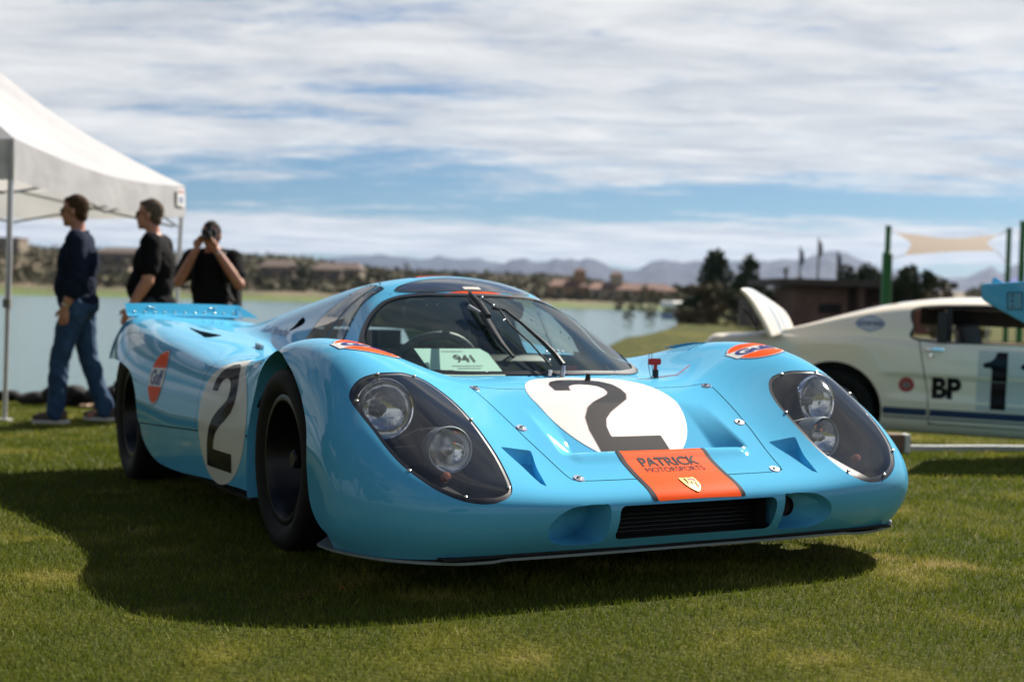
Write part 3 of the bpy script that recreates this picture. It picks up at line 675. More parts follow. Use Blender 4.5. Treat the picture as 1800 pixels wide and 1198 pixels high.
MB().tube([(-.43,-.94,.58),(-.37,-.94,.76),(-.22,-.94,.85),(0,-.94,.87),(.22,-.94,.85),(.37,-.94,.76),(.43,-.94,.58)], .018, 8).build('roll_hoop', CABG, rc, True)
for sx in (.24,-.24):
    st = MB(); st.box((sx,-.45,.24), (.36,.40,.08), None, .03); st.box((sx,-.66,.42), (.36,.09,.42), Matrix.Rotation(-.35, 3, 'X'), .035); st.build('seat', CAB, rc, True)
sw = empty('steering_wheel'); sw.parent = rc; sw.location = (.22,-.27,.535)
MB().tube([(.175*math.cos(2*math.pi*k/36), .175*math.sin(2*math.pi*k/36)*.42, .175*math.sin(2*math.pi*k/36)*.91) for k in range(37)], .016, 10, False).build('wheel_rim', mat('steering_leather', (.012,.012,.012), .55), sw, True)
s3 = MB()
for a in (.3, 2.84, 4.71): s3.tube([(0,0,0),(.17*math.cos(a), .17*math.sin(a)*.42, .17*math.sin(a)*.91)], .009, 6)
s3.build('wheel_spoke', CABG, sw)
MB().ball((0,0,0), .03).build('wheel_boss', CAB, sw, True)
# interior mirror: wide, rounded, hanging at the top of the screen
mp_ = round_rect(-.245,-.037,.245,.037,.028)
mo = MB().prism(mp_, (.035,-.385,.788), (1,0,0), (0,.25,.97), (0,-1,.2), .03).build('rear_view_mirror', mat('mirror_case', (.012,.014,.015), .35), rc)
studs('mirror_screw', [(.035+q[0],-.382,.789+q[1]) for q in ((-.16,.02),(.12,.02),(.16,.018),(-.13,.018))], .004, STEEL, mo)
pil = MB(); pil.tube([(.04,-.40,.82),(.04,-.80,.84)], .02, 8); pil.build('roof_bar', CAB, rc, True)
for sx in (1,-1):
    MB().tube([(sx*.475,-.37,.62),(sx*.445,-.40,.70),(sx*.37,-.44,.79),(sx*.30,-.47,.835)], .014, 8).build('screen_pillar', CAB, rc, True)
# red tag inside the screen
MB().box((-.09,.20,.575), (.038,.004,.034)).build('red_tag', mat('tag_red', (.35,.03,.03), .5), rc)

# ---- print on the body: thin skins laid on the surface
def lay(V2, o, ux, uy, d, off):
    o, ux, uy, d = (np.array(q, float) for q in (o, ux, uy, d)); P = o+V2[:,:1]*ux+V2[:,1:2]*uy; out = []
    for p in P:
        h = SURF.ray_cast(Vector(p-d*.6), Vector(d))
        if h[0] is None:
            h = SURF.find_nearest(Vector(p))
        nn = np.array(h[1]); nn = nn if nn @ d < 0 else -nn; out.append(np.array(h[0])+nn*off)
    return np.array(out)
def flat_grid(x0, y0, x1, y1, step):
    nx, ny = max(2, int((x1-x0)/step)), max(2, int((y1-y0)/step)); X, Y = np.meshgrid(np.linspace(x0, x1, nx), np.linspace(y0, y1, ny), indexing='ij')
    return Grid.from_uv(np.stack([X, Y, 0*X], -1))
def skin(name, m, parent, frame, shape, bounds, step, off, dirn):
    """shape: function of 2D points (negative inside); frame = (origin, ux, uy)"""
    gq = flat_grid(*bounds, step); a, _ = gq.split(shape(gq.V[:, :2]))
    if not a.F: print('EMPTY', name); return None
    V = lay(a.V[:, :2], *frame, dirn, off); q = Grid(V, a.F)
    nn = q.normals(); 
    if len(q.F) and (nn @ np.array(dirn)).mean() > 0: q.F = [f[::-1] for f in q.F]
    return q.build(name, m, parent)
def skin_text(name, txt, m, parent, frame, size, at_, off, dirn, bold=0.0, space=1.0, width=None, maxlen=.02):
    V, F = text_poly(txt, 1.0, bold, space); 
    w = V[:,0].max()-V[:,0].min(); V = V-[V[:,0].min()+w/2, 0]
    k = (width/w if width else size); V = V*[k, size]+np.array(at_); V, F = subdiv2d(V, F, maxlen)
    q = Grid(lay(V, *frame, dirn, off), F); nn = q.normals()
    if (nn @ np.array(dirn)).mean() > 0: q.F = [f[::-1] for f in q.F]
    return q.build(name, m, parent, False)
TWO = np.array([(.02,.70),(.10,.70),(.19,.70),(.20,.745),(.235,.80),(.30,.832),(.36,.838),(.44,.825),(.50,.79),(.525,.74),(.52,.68),(.49,.635),(.43,.595),(.30,.525),(.16,.44),(.07,.34),(.03,.22),(.02,0),(.70,0),(.70,.165),(.22,.165),(.235,.24),(.28,.31),(.37,.375),(.52,.455),(.63,.53),(.69,.62),(.705,.72),(.69,.83),(.62,.93),(.50,.985),(.36,1.0),(.22,.985),(.10,.92),(.035,.83)])
def circle(c, r, asp=1.0): return lambda P: np.hypot((P[:,0]-c[0])/asp, P[:,1]-c[1])-r
def poly(p): return lambda P: sdf_poly(P, p)
def inter(*fs): return lambda P: np.maximum.reduce([f(P) for f in fs])
def union(*fs): return lambda P: np.minimum.reduce([f(P) for f in fs])
def shift(p, k, dx, dy, w=1.0): return np.asarray(p)*[k*w, k]+[dx, dy]
DOWN = (0,0,-1)
# bonnet roundel: seen from in front, so the print runs with +x to the car's right... right edge of the print is the car's left
HF = ((0,0,.5), (-1,0,0), (0,-1,0))
round_ = skin('number_roundel', WHITEP, rc, HF, inter(circle((-.012,-.590),.250), lambda P: P[:,1]*-1-.862), (-.29,-.87,.29,-.29), .006, .0012, DOWN)
skin('roundel_digit', INK, round_, HF, lambda P: sdf_poly(P, shift(TWO, .412, -.160, -.806, .88))+.0045, (-.29,-.87,.29,-.33), .004, .0022, DOWN)
skin('digit_edge', mat('dark_red_edge', (.12,.01,.02), .4, coat=1), round_, HF, lambda P: sdf_poly(P, shift(TWO, .412, -.160, -.806, .88))+.0020, (-.29,-.87,.29,-.33), .004, .0017, DOWN)
stripe = skin('nose_stripe', ORANGE, rc, HF, lambda P: np.maximum(np.abs(P[:,0])-.140, np.maximum(-P[:,1]-1.079, P[:,1]+.872)), (-.16,-1.085,.16,-.86), .005, .0015, DOWN)
for s_ in (-1, 1):
    skin('stripe_edge', INK, stripe, HF, lambda P: np.maximum(np.abs(P[:,0]-s_*.147)-.0075, np.maximum(-P[:,1]-1.079, P[:,1]+.872)), (s_*.147-.012,-1.085,s_*.147+.012,-.86), .005, .0015, DOWN)
skin_text('sponsor_name', 'PATRICK', INK, stripe, HF, .047, (.0,-.935), .0026, DOWN, bold=.022, width=.198)
skin_text('sponsor_line', 'MOTORSPORTS', INK, stripe, HF, .031, (.0,-.964), .0026, DOWN, bold=-.004, width=.198)
# maker's shield on the nose
SH = smooth_poly([(-.030,.036),(-.012,.033),(0,.036),(.012,.033),(.030,.036),(.031,.012),(.027,-.012),(.015,-.030),(0,-.040),(-.015,-.030),(-.027,-.012),(-.031,.012)], 3)*.82
shield = skin('shield_badge', mat('badge_gold', (.55,.36,.10), .3, metal=.8), rc, HF, poly(SH+[0,-1.032]), (-.035,-1.075,.035,-.99), .003, .004, DOWN)
bb = SH*.86
skin('badge_field', mat('badge_red', (.25,.02,.015), .35, coat=1), shield, HF, inter(poly(bb+[0,-1.032]), lambda P: -(P[:,0])*(P[:,1]+1.032+.0)), (-.035,-1.075,.035,-.99), .003, .0047, DOWN)
skin('badge_band', INK, shield, HF, inter(poly(bb+[0,-1.032]), lambda P: np.minimum(np.abs(P[:,0]-.011)-.003, np.abs(P[:,0]+.011)-.003), lambda P: P[:,0]*(P[:,1]+1.032)), (-.035,-1.075,.035,-.99), .002, .0049, DOWN)
skin('badge_centre', mat('badge_yellow', (.62,.45,.12), .3, metal=.5), shield, HF, poly(SH*.36+[0,-1.032]), (-.035,-1.06,.035,-1.0), .002, .0052, DOWN)
skin('badge_horse', INK, shield, HF, poly(SH*[.13,.2]+[0,-1.032]), (-.03,-1.06,.03,-1.0), .0015, .0056, DOWN)
# oil company roundels
def oil_logo(frame, r, dirn, step, name_w=1.72, band=.36, poke=.10, cond=None):
    outline = union(circle((0,0), r*1.09), lambda P: np.maximum(np.abs(P[:,1])-r*(band+.09), np.abs(P[:,0])-r*(1.0+poke)))
    inner = union(circle((0,0), r*1.05), lambda P: np.maximum(np.abs(P[:,1])-r*(band+.05), np.abs(P[:,0])-r*(.97+poke)))
    B = (-r*1.25, -r*1.15, r*1.25, r*1.15)
    a = skin('oil_logo', NAVY, rc, frame, outline, B, step, .0010, dirn)
    skin('logo_ground', WHITEP, a, frame, inner, B, step, .0016, dirn)
    skin('logo_half', ORANGE, a, frame, inter(circle((0,0), r), lambda P: r*band-P[:,1]), B, step, .0022, dirn)
    skin('logo_half', ORANGE, a, frame, inter(circle((0,0), r), lambda P: r*band+P[:,1]), B, step, .0022, dirn)
    skin_text('logo_letters', 'Gulf', NAVY, a, frame, r*.78, (0, -r*.27), .0024, dirn, bold=.045, width=r*name_w, maxlen=r*.2)
for sx in (1, -1):
    fr = ((sx*.722,.385,.66), (-1,-.05*sx,0), (.05*sx,-1,0)); oil_logo(fr, .093, DOWN, .0045)
    # flank logo and roundel, read from outside
    d_ = (-sx, 0, 0); fr = ((sx*.95,-1.50,.512), (0, sx, 0), (0,0,1)); oil_logo(fr, .107, d_, .006, 1.6, .36, -.05)
    fr = ((sx*.92,-.585,.400), (0, sx, 0), (0,0,1)); dn = np.array((-sx,0,-.35)); dn = tuple(dn/np.linalg.norm(dn))
    sr = skin('number_roundel', mat('side_white', (.62,.62,.56), .4, coat=.3, spec=.08), rc, fr, circle((0,0), .243), (-.26,-.26,.26,.26), .007, .0012, dn)
    skin('roundel_digit', INK, sr, fr, poly(shift(TWO, .40, -.13, -.19, .90)), (-.2,-.22,.2,.23), .005, .0022, dn)
# script on the canopy flank
for sx in (1,-1):
    a3 = pix(452,556); b3 = pix(514,572)
    ux = np.array([0, sx*1.0, -sx*.0]); fr = ((sx*.50,-1.43,.74), (.08, sx, 0), (-sx*.75,0,.66)); dn = (-sx*.6,0,-.8)
    skin_text('flank_lettering', 'Gulf-Porsche', NAVY, rc, fr, .060, (0,0), .0012, dn, bold=.0, width=.44)
# roof stripe
RF = ((0,0,.9), (-1,0,0), (0,-1,0))
rs = skin('roof_stripe', ORANGE, rc, RF, lambda P: np.maximum(np.abs(P[:,0])-.14, np.maximum(-P[:,1]-(-.343-.0), P[:,1]-.372)), (-.16,.343,.16,.38), .006, .0014, DOWN)
rs2 = skin('roof_stripe', ORANGE, rc, RF, lambda P: np.maximum(np.abs(P[:,0])-.14, np.abs(P[:,1]-1.0)-.40), (-.16,.58,.16,1.42), .012, .0014, DOWN)
for s_ in (-1,1): skin('stripe_edge', INK, rs2, RF, lambda P: np.maximum(np.abs(P[:,0]-s_*.147)-.0075, np.abs(P[:,1]-1.0)-.40), (s_*.147-.012,.58,s_*.147+.012,1.42), .004, .0014, DOWN)
skin('roof_label', mat('pale_label', (.5,.47,.42), .5), rc, RF, lambda P: np.maximum(np.abs(P[:,0]+.005)-.035, np.abs(P[:,1]-.40)-.012), (-.06,.38,.06,.42), .004, .003, DOWN)

# rear spoilers with rivets
SPB = mat('spoiler_blue', (.035,.36,.60), .30, coat=1.0)
for sx in (1,-1):
    V = []; n_ = 12
    for i in range(n_+1):
        x_ = .20+.605*i/n_
        for (yy, zz) in ((-2.90,.797),(-2.955,.812),(-3.01,.866),(-3.018,.866),(-2.965,.806),(-2.90,.790)): V.append((sx*x_, yy-.02*0, zz-.004*((i/n_-.5)*2)**2))
    F = [(i*6+k, i*6+(k+1)%6, (i+1)*6+(k+1)%6, (i+1)*6+k) for i in range(n_) for k in range(6)]+[tuple(range(6)), tuple(range(n_*6, n_*6+6))]
    sp = mesh_vf('spoiler', V, F, SPB, rc, False)
    bm = bmesh.new(); bm.from_mesh(sp.data); bmesh.ops.recalc_face_normals(bm, faces=bm.faces); bm.to_mesh(sp.data); bm.free()
    studs('rivet', [(sx*(.235+.053*i), -2.956, .817) for i in range(11)]+[(sx*q, -2.982, .843) for q in (.33,.355,.66,.685)], .0055, STEEL, sp)
    gs = MB(); gs.add([(sx*.20,-2.90,.795),(sx*.20,-3.01,.866),(sx*.12,-2.86,.79),(sx*.205,-2.90,.795)], [(0,1,2),(0,2,3),(1,2,3)]); gs.build('spoiler_gusset', SPB, sp)
# bonnet fasteners, rivets along the windows, bracket, nozzle
fs = MB(); seen = []
for (a_, b_) in ((.333,.980),(.385,.742),(.423,.512)):
    for sx in (1,-1):
        h = drop(sx*a_, b_); nn = np.array(SURF.find_nearest(Vector(h))[1]); ft = MB().lathe([(.001,.006),(.006,.0055),(.007,.003),(.015,.003),(.018,.0)], h, nn, 16).build('bonnet_fastener', STEEL, rc, True)
        MB().box(Vector(h)+Vector(nn)*.006, (.012,.003,.003)).build('fastener_slot', BLACKP, ft)
h = drop(-.303,.866); MB().ball(h, (.010,.006,.004), 8, 5).build('bonnet_bolt', STEEL, rc, True)
rv = []
for q in ((577,585),(587,556),(616,518.5),(652,503),(668,499),(608,545),(620,562),(602,579),(604,590),(656,515),(664,512.5),(648,520),(655,518),(640,520),(615,573)):
    h = pix(*q)
    if h is not None:
        for sx in (1,-1): rv.append(h*[sx,1,1])
studs('window_rivet', rv, .0045, mat('rivet_dark', (.05,.05,.055), .3, metal=.9), rc)
h = pix(456,612); br = MB(); br.box(Vector(h)+Vector((0,0,.008)), (.008,.10,.020), Matrix.Rotation(-.12, 3, 'X'))
bro = br.build('hinge_plate', ALU, rc)
studs('rivet', [Vector(h)+Vector((.006,k,.010)) for k in (-.03, .01)], .004, STEEL, bro)
# louvres on the far front wing
for i in range(6):
    h = drop(-.735, .06-.034*i); MB().box(h+[0,0,.001], (.11,.010,.005)).build('wing_louvre', mat('louvre_blue', (.03,.20,.32), .4), rc)
# wiper
WSB = SURF
def scr(px, py, up): 
    h = pix(px, py); nn = np.array(SURF.find_nearest(Vector(h))[1]); return Vector(h+nn*up)
wp = empty('wiper'); wp.parent = rc
MB().tube([scr(988,662,.0), scr(988,660,.018), scr(987,657,.03)], [.009,.008,.007], 10).build('wiper_spindle', STEEL, wp, True)
MB().tube([scr(987,656,.03), scr(972,642,.04), scr(950,622,.045), scr(915,590,.045), scr(885,566,.045), scr(863,560,.04)], [.010,.010,.008,.006,.005,.005], 8).build('wiper_arm', BLACKP, wp, True)
MB().tube([scr(966,658,.03), scr(930,622,.04), scr(895,592,.045), scr(876,566,.045), scr(846,545,.042)], .0035, 6).build('wiper_link', BLACKP, wp, True)
MB().tube([scr(822,527,.016), scr(835,545,.02), scr(850,566,.022), scr(868,595,.022), scr(882,615,.02), scr(902,634,.014)], [.007,.011,.012,.012,.010,.005], 8).build('wiper_blade', mat('wiper_rubber', (.012,.012,.012), .45), wp, True)
MB().tube([scr(824,527,.03), scr(842,549,.036), scr(858,572,.036)], [.006,.010,.009], 8).build('blade_frame', BLACKP, wp, True)
MB().tube([scr(824,553,.03), scr(843,566,.035)], [.009,.006], 8).build('blade_clip', ALU, wp, True)
studs('wiper_bolt', [scr(*q, .05) for q in ((845,545),(865,560),(883,586),(956,642),(974,640),(962,657),(982,642))], .005, STEEL, wp)
MB().tube([scr(966,661,.0), scr(966,659,.018)], .007, 8).build('wiper_pivot', STEEL, wp, True)
# washer nozzle, red cut-off key with its loose wires
h = pix(1033,668); nz = MB().tube([h, Vector(h)+Vector((0,.004,.022))], [.010,.007], 8).build('washer_nozzle', BLACKP, rc, True)
h = Vector(pix(1152,664)); ks = MB().tube([h, h+Vector((0,0,.028))], .011, 10).build('cut_off_switch', BLACKP, rc, True)
KR = mat('key_red', (.50,.012,.015), .35)
kk = MB(); kk.box(h+Vector((0,0,.034)), (.010,.008,.022)); kk.prism(round_rect(-.018,-.010,.030,.012,.007), h+Vector((0,0,.054)), (1,0,0), (0,0,1), (0,1,0), .007); kk.build('switch_key', KR, ks)
for q in ((.012,0),(-.012,0)): MB().ball(h+Vector((q[0],0,.002)), .005, 6, 4).build('switch_screw', STEEL, ks, True)
MB().tube([h+Vector((.012,-.01,.0)), h+Vector((.01,-.03,.05)), h+Vector((-.002,-.04,.085))], .0012, 5).build('switch_wire', BLACKP, ks)
MB().tube([h+Vector((.0,-.01,.0)), h+Vector((-.004,-.03,.05)), h+Vector((-.012,-.04,.088))], .0012, 5).build('switch_wire', BLACKP, ks)
a3, b3, c3 = (Vector(pix(*q)) for q in ((1165,663),(1190,660),(1212,648)))
MB().tube([h+Vector((-.01,0,.003)), a3+Vector((0,0,.003)), b3+Vector((0,0,.003)), c3+Vector((0,0,.012))], .0016, 5).build('loose_wire', KR, ks)

# entry sheet lying on the dash
sheet = empty('paper_sheet', label='pale green entry sheet with a printed number behind the race car windscreen', cat='paper sheet')
sheet.matrix_world = m4.copy()
so = Vector((.185,-.02,.552)); sux = Vector((-.98,-.16,.0)).normalized(); suy = Vector((.09,-.78,.52)).normalized(); sun_ = sux.cross(suy)
PAPER = mat('green_paper', (.33,.50,.43), .8)
pv = []; nx, ny = 14, 9
for i in range(nx+1):
    for j in range(ny+1):
        u, v = i/nx, j/ny; w_ = 0.0
        pv.append(so+sux*(u-.5)*.30+suy*(v*.17-.03*(u>.93)*v)+sun_*w_)
mesh_vf('sheet', pv, [(i*(ny+1)+j, (i+1)*(ny+1)+j, (i+1)*(ny+1)+j+1, i*(ny+1)+j+1) for i in range(nx) for j in range(ny)], PAPER, sheet)
V, F = text_poly('941', .062, .0004); V = V-[V[:,0].mean(), 0]; 
mesh_vf('sheet_number', [so+sux*(a+.01)+suy*(b+.085)+sun_*(.003) for a, b in V], F, INK, sheet, False)
ln = MB()
for (a, b, w_) in ((0,.15,.09),(-.09,.035,.08),(.02,.06,.13),(.02,.045,.10)): ln.add([so+sux*(a+dx)+suy*(b+dy)+sun_*.002 for dx, dy in ((-w_/2,0),(w_/2,0),(w_/2,.004),(-w_/2,.004))], [(0,1,2,3)])
ln.build('sheet_line', mat('print_grey', (.2,.28,.26), .7), sheet)

# ------------------------------------------------------------------ setting: lawn, lake, far shore, hills, mountains
def vnoise(x, y, s=1.0, seed=0, oct=4):
    x = np.asarray(x, float)*s; y = np.asarray(y, float)*s; out = 0; amp = 1; tot = 0
    for o in range(oct):
        xi = np.floor(x).astype(np.int64); yi = np.floor(y).astype(np.int64); fx = x-xi; fy = y-yi; fx = fx*fx*(3-2*fx); fy = fy*fy*(3-2*fy)
        def h(a, b):
            q = (a*374761393+b*668265263+(seed+o*57)*982451653) & 0x7fffffff; q = ((q ^ (q >> 13))*1274126177) & 0x7fffffff; return ((q ^ (q >> 16)) & 0xffff)/65535.0
        out = out+amp*((h(xi,yi)*(1-fx)+h(xi+1,yi)*fx)*(1-fy)+(h(xi,yi+1)*(1-fx)+h(xi+1,yi+1)*fx)*fy); tot += amp; amp *= .5; x = x*2.03+17; y = y*2.03+31
    return out/tot
sstep = lambda a, b, x: (lambda t: t*t*(3-2*t))(np.clip((x-a)/(b-a), 0, 1))
NP = CAR[:,2]; LAKE = -.80
LAND = np.array([(-2000,-2000),(-2000,9.6),(-30,9.7),(-8,9.45),(-5.3,9.5),(-2,9.6),(0,10.6),(1.2,18),(2.9,36),(4.2,45),(6.1,52.5),(10,74),(15.5,116),(34,232),(70,300),(2000,300),(2000,-2000)])
def land_sdf(x, y): return sdf_poly(np.stack([np.ravel(x), np.ravel(y)], 1), LAND).reshape(np.shape(x))
def ground_z(x, y, lake=True):
    x = np.asarray(x, float); y = np.asarray(y, float)
    yc = np.minimum(y, 9.6); xc = np.clip(x, -14, 8); yc = np.maximum(yc, -12)
    z = -(NP[0]*xc+NP[1]*yc)/NP[2]
    z = z-.20*sstep(.6, 2.4, x)*sstep(3.75, 5.0, y)-.0022*np.clip(y-9.6, 0, 120)
    z = z+.05*(vnoise(x, y, .35, 3, 2)-.5)*sstep(7, 14, np.hypot(x, y))
    z = z+.75*sstep(25, 60, x-y*.25)*sstep(20, 60, y)
    if lake:
        d = land_sdf(x, y); z = np.where(d > -.25, z+(LAKE-.6-z)*sstep(-.22, .30+.004*np.abs(y), d), z)
    return z
def geo_axis(a, b, d0, k, c=0.0):
    pos = [c]; d = d0
    while pos[-1] < b: pos.append(pos[-1]+d); d = d0+k*abs(pos[-1]-c)
    neg = [c]; d = d0
    while neg[-1] > a: neg.append(neg[-1]-d); d = d0+k*abs(neg[-1]-c)
    return np.array(neg[::-1][:-1]+pos)
gx = geo_axis(-700, 700, .10, .028); gy = np.concatenate([geo_axis(-400, 9.0, .10, .03, -1)[:-1], np.arange(9.0, 11.5, .07), geo_axis(11.5, 310, .10, .03, 11.5)])
gy = np.unique(gy.round(4))
GX, GY = np.meshgrid(gx, gy, indexing='ij'); GZ = ground_z(GX, GY)
def dryness(x, y):
    """0 lush .. 1 straw"""
    n = vnoise(x, y, .55, 11, 4); m = vnoise(x, y, 4.5, 5, 3); d = np.clip((n-.50)*2.6, 0, 1)*.45+np.clip((m-.50)*2.8, 0, 1)*.55
    # bare strip beside the nose of the car
    px_, py_ = 1.30, -.61; u_ = (x-px_)*.80-(y-py_)*.60; v_ = (x-px_)*.60+(y-py_)*.80; d = d+1.3*np.exp(-((u_/.34)**2+(v_/.075)**2))*np.clip(vnoise(x, y, 9, 8, 3)*2.2-.45, 0, 1)
    return np.clip(d, 0, 1)
lawn = Grid.from_uv(np.stack([GX, GY, GZ], -1)); lawn.F = [f[::-1] for f in lawn.F] if lawn.normals()[:,2].mean() < 0 else lawn.F
me_l = lawn.build('lawn', None, None); tag(me_l, kind='structure')
def attr_col(me, name, val):
    a = me.attributes.new(name, 'FLOAT', 'POINT'); a.data.foreach_set('value', np.asarray(val, np.float32))
attr_col(me_l.data, 'dry', dryness(GX.ravel(), GY.ravel()))
def grass_mat(name, blades):
    m = bpy.data.materials.new(name); m.use_nodes = True; nt = m.node_tree; N = nt.nodes; L = nt.links; p = N['Principled BSDF']
    at_ = N.new('ShaderNodeAttribute'); at_.attribute_name = 'dry'
    r = N.new('ShaderNodeValToRGB'); e = r.color_ramp.elements
    if blades:
        e[0].color = (.084,.116,.009,1); e[1].color = (.46,.37,.15,1); e[1].position = 1; q = e.new(.32); q.color = (.165,.182,.018,1); q = e.new(.65); q.color = (.29,.26,.06,1)
    else:
        e[0].color = (.045,.052,.007,1); e[1].color = (.26,.195,.085,1); q = e.new(.4); q.color = (.095,.090,.012,1)
    tc = N.new('ShaderNodeTexCoord'); n1 = N.new('ShaderNodeTexNoise'); n1.inputs['Scale'].default_value = 38 if not blades else 9; n1.inputs['Detail'].default_value = 6; L.new(tc.outputs['Object'], n1.inputs[0])
    ad = N.new('ShaderNodeMath'); ad.operation = 'MULTIPLY_ADD'; ad.inputs[1].default_value = .5; L.new(n1.outputs[0], ad.inputs[0]); L.new(at_.outputs['Fac'], ad.inputs[2])
    sb = N.new('ShaderNodeMath'); sb.operation = 'SUBTRACT'; sb.inputs[1].default_value = .25; L.new(ad.outputs[0], sb.inputs[0]); L.new(sb.outputs[0], r.inputs[0])
    L.new(r.outputs[0], p.inputs['Base Color']); p.inputs['Roughness'].default_value = .62 if blades else .95; p.inputs['Specular IOR Level'].default_value = .25 if blades else .1
    if blades:
        tr = N.new('ShaderNodeBsdfTranslucent'); L.new(r.outputs[0], tr.inputs[0]); mx = N.new('ShaderNodeMixShader'); mx.inputs[0].default_value = .35
        L.new(p.outputs[0], mx.inputs[1]); L.new(tr.outputs[0], mx.inputs[2]); L.new(mx.outputs[0], N['Material Output'].inputs[0])
    else:
        b = N.new('ShaderNodeBump'); b.inputs['Strength'].default_value = .8; b.inputs['Distance'].default_value = .03; n2 = N.new('ShaderNodeTexNoise'); n2.inputs['Scale'].default_value = 55; n2.inputs['Detail'].default_value = 4
        L.new(tc.outputs['Object'], n2.inputs[0]); L.new(n2.outputs[0], b.inputs['Height']); L.new(b.outputs[0], p.inputs['Normal'])
    return m
me_l.data.materials.append(grass_mat('turf', False))
# mown blades, denser near the camera
def blades(n, y0, y1, hgt, wid, spread=1.15):
    u = rng.random(n); yy = y0*(y1/y0)**u; half = yy*.43*spread+.25; xx = (rng.random(n)*2-1)*half
    x = CAMW[0]+xx; y = CAMW[1]+yy; ok = land_sdf(x, y) < -.06; return x[ok], y[ok], hgt*(.65+.35*np.clip(yy[ok]/3, .6, 3)), wid*np.clip(yy[ok]/3.0, .8, 6)
BX, BY, BH, BW = (np.concatenate(q) for q in zip(blades(250000, 2.0, 9, .0135, .0030), blades(110000, 7.5, 16, .012, .0030)))
nb = len(BX); BZ = ground_z(BX, BY); tall = vnoise(BX, BY, 2.2, 21, 3); BH = BH*(.55+1.1*tall)*(.7+.6*rng.random(nb)); a = rng.random(nb)*2*math.pi; ln_ = (rng.random(nb)*.9+.2)*BH; la = rng.random(nb)*2*math.pi
dx, dy = np.cos(a)*BW*.5, np.sin(a)*BW*.5
V = np.empty((nb, 3, 3)); V[:,0] = np.stack([BX-dx, BY-dy, BZ-.003], 1); V[:,1] = np.stack([BX+dx, BY+dy, BZ-.003], 1); V[:,2] = np.stack([BX+np.cos(la)*ln_, BY+np.sin(la)*ln_, BZ+BH], 1)
me = bpy.data.meshes.new('grass'); me.vertices.add(nb*3); me.vertices.foreach_set('co', V.ravel().astype(np.float32)); me.loops.add(nb*3); me.loops.foreach_set('vertex_index', np.arange(nb*3, dtype=np.int32))
me.polygons.add(nb); me.polygons.foreach_set('loop_start', np.arange(0, nb*3, 3, dtype=np.int32)); me.update(calc_edges=True)
gr_o = link_mesh('grass', me, grass_mat('grass_blade', True), None, False); tag(gr_o, kind='stuff')
attr_col(me, 'dry', np.repeat(np.clip(dryness(BX, BY)+(rng.random(nb)-.5)*.35+(rng.random(nb) > .96)*.5, 0, 1), 3))
# faded red marking paint across the turf
def gpix(px, py):
    d = ray(px, py); t = -(CAMW@NP)/(d@NP); return CAMW+d*t
q0, q1, q2 = gpix(487,1057), gpix(545,1046), gpix(625,1034); mk = []
for k in range(70):
    t = rng.random(); c = q0+(q2-q0)*t; c = c+np.array([rng.normal()*.02, rng.normal()*.03, 0]); r_ = .004+.006*rng.random()*(1-t); ang = rng.random()*6.28
    z_ = ground_z(c[0], c[1])+.008+.006*rng.random(); mk.append([(c[0]+r_*math.cos(ang+i*2.1), c[1]+r_*.6*math.sin(ang+i*2.1), z_) for i in range(3)])
mb = MB()
for t3 in mk: mb.add(t3, [(0,1,2)])
tag(mb.build('paint_mark', mat('red_marking', (.22,.035,.010), .85)), 'faint red marking paint line sprayed on the grass by the front wheel', 'paint mark')

# lake
me = bpy.data.meshes.new('lake'); me.from_pydata([(-1500,9,LAKE),(1500,9,LAKE),(1500,1200,LAKE),(-1500,1200,LAKE)], [], [(0,1,2,3)])
wm = mat('lake_water', (.075,.14,.135), .16, ior=1.33); p = wm.node_tree.nodes['Principled BSDF']
def water_nodes():
    nt = wm.node_tree; N = nt.nodes; L = nt.links; tc = N.new('ShaderNodeTexCoord'); mp = N.new('ShaderNodeMapping'); mp.inputs['Scale'].default_value = (.6,1.6,1); L.new(tc.outputs['Object'], mp.inputs[0])
    n = N.new('ShaderNodeTexNoise'); n.inputs['Scale'].default_value = 1.6; n.inputs['Detail'].default_value = 6; L.new(mp.outputs[0], n.inputs[0])
    b = N.new('ShaderNodeBump'); b.inputs['Strength'].default_value = .55; b.inputs['Distance'].default_value = .12; L.new(n.outputs[0], b.inputs['Height']); L.new(b.outputs[0], p.inputs['Normal'])
water_nodes(); lk = link_mesh('lake', me, wm, None, False); tag(lk, kind='structure')
# concrete rim of the bank on the near side
mb = MB(); rim_ = smooth_poly([(-30,9.75),(-8,9.52),(-5.3,9.56),(-2,9.66),(-.4,10.2)], 8, False)
for i in range(len(rim_)-1):
    (x0,y0),(x1,y1) = rim_[i], rim_[i+1]; z0, z1 = -.47, -.47
    mb.add([(x0,y0,z0),(x1,y1,z1),(x1,y1+.22,z1),(x0,y0+.22,z0),(x0,y0,-.9),(x1,y1,-.9),(x1,y1+.22,-.9),(x0,y0+.22,-.9)], [(0,1,2,3),(0,4,5,1),(2,6,7,3)])
tag(mb.build('lake_kerb', mat('kerb_concrete', (.40,.41,.40), .8)), kind='structure')

# far shore and hills: a terrain in polar steps round the place
CREST = [(-2600,495),(-900,470),(-300,436),(0,425),(90,436),(225,441),(435,448),(522,450),(565,458),(609,465),(695,475),(811,481),(950,484),(1013,488),(1078,501),(1174,505),(1300,508),(1500,512),(1900,512),(3400,515)]
cx = [c[0] for c in CREST]
def crest_el(px):   # tangent of elevation above the true horizon
    y = np.interp(px, cx, [c[1] for c in CREST]); hor = HOR+(px-900)*math.tan(ROLL); return (hor-y)/FPX
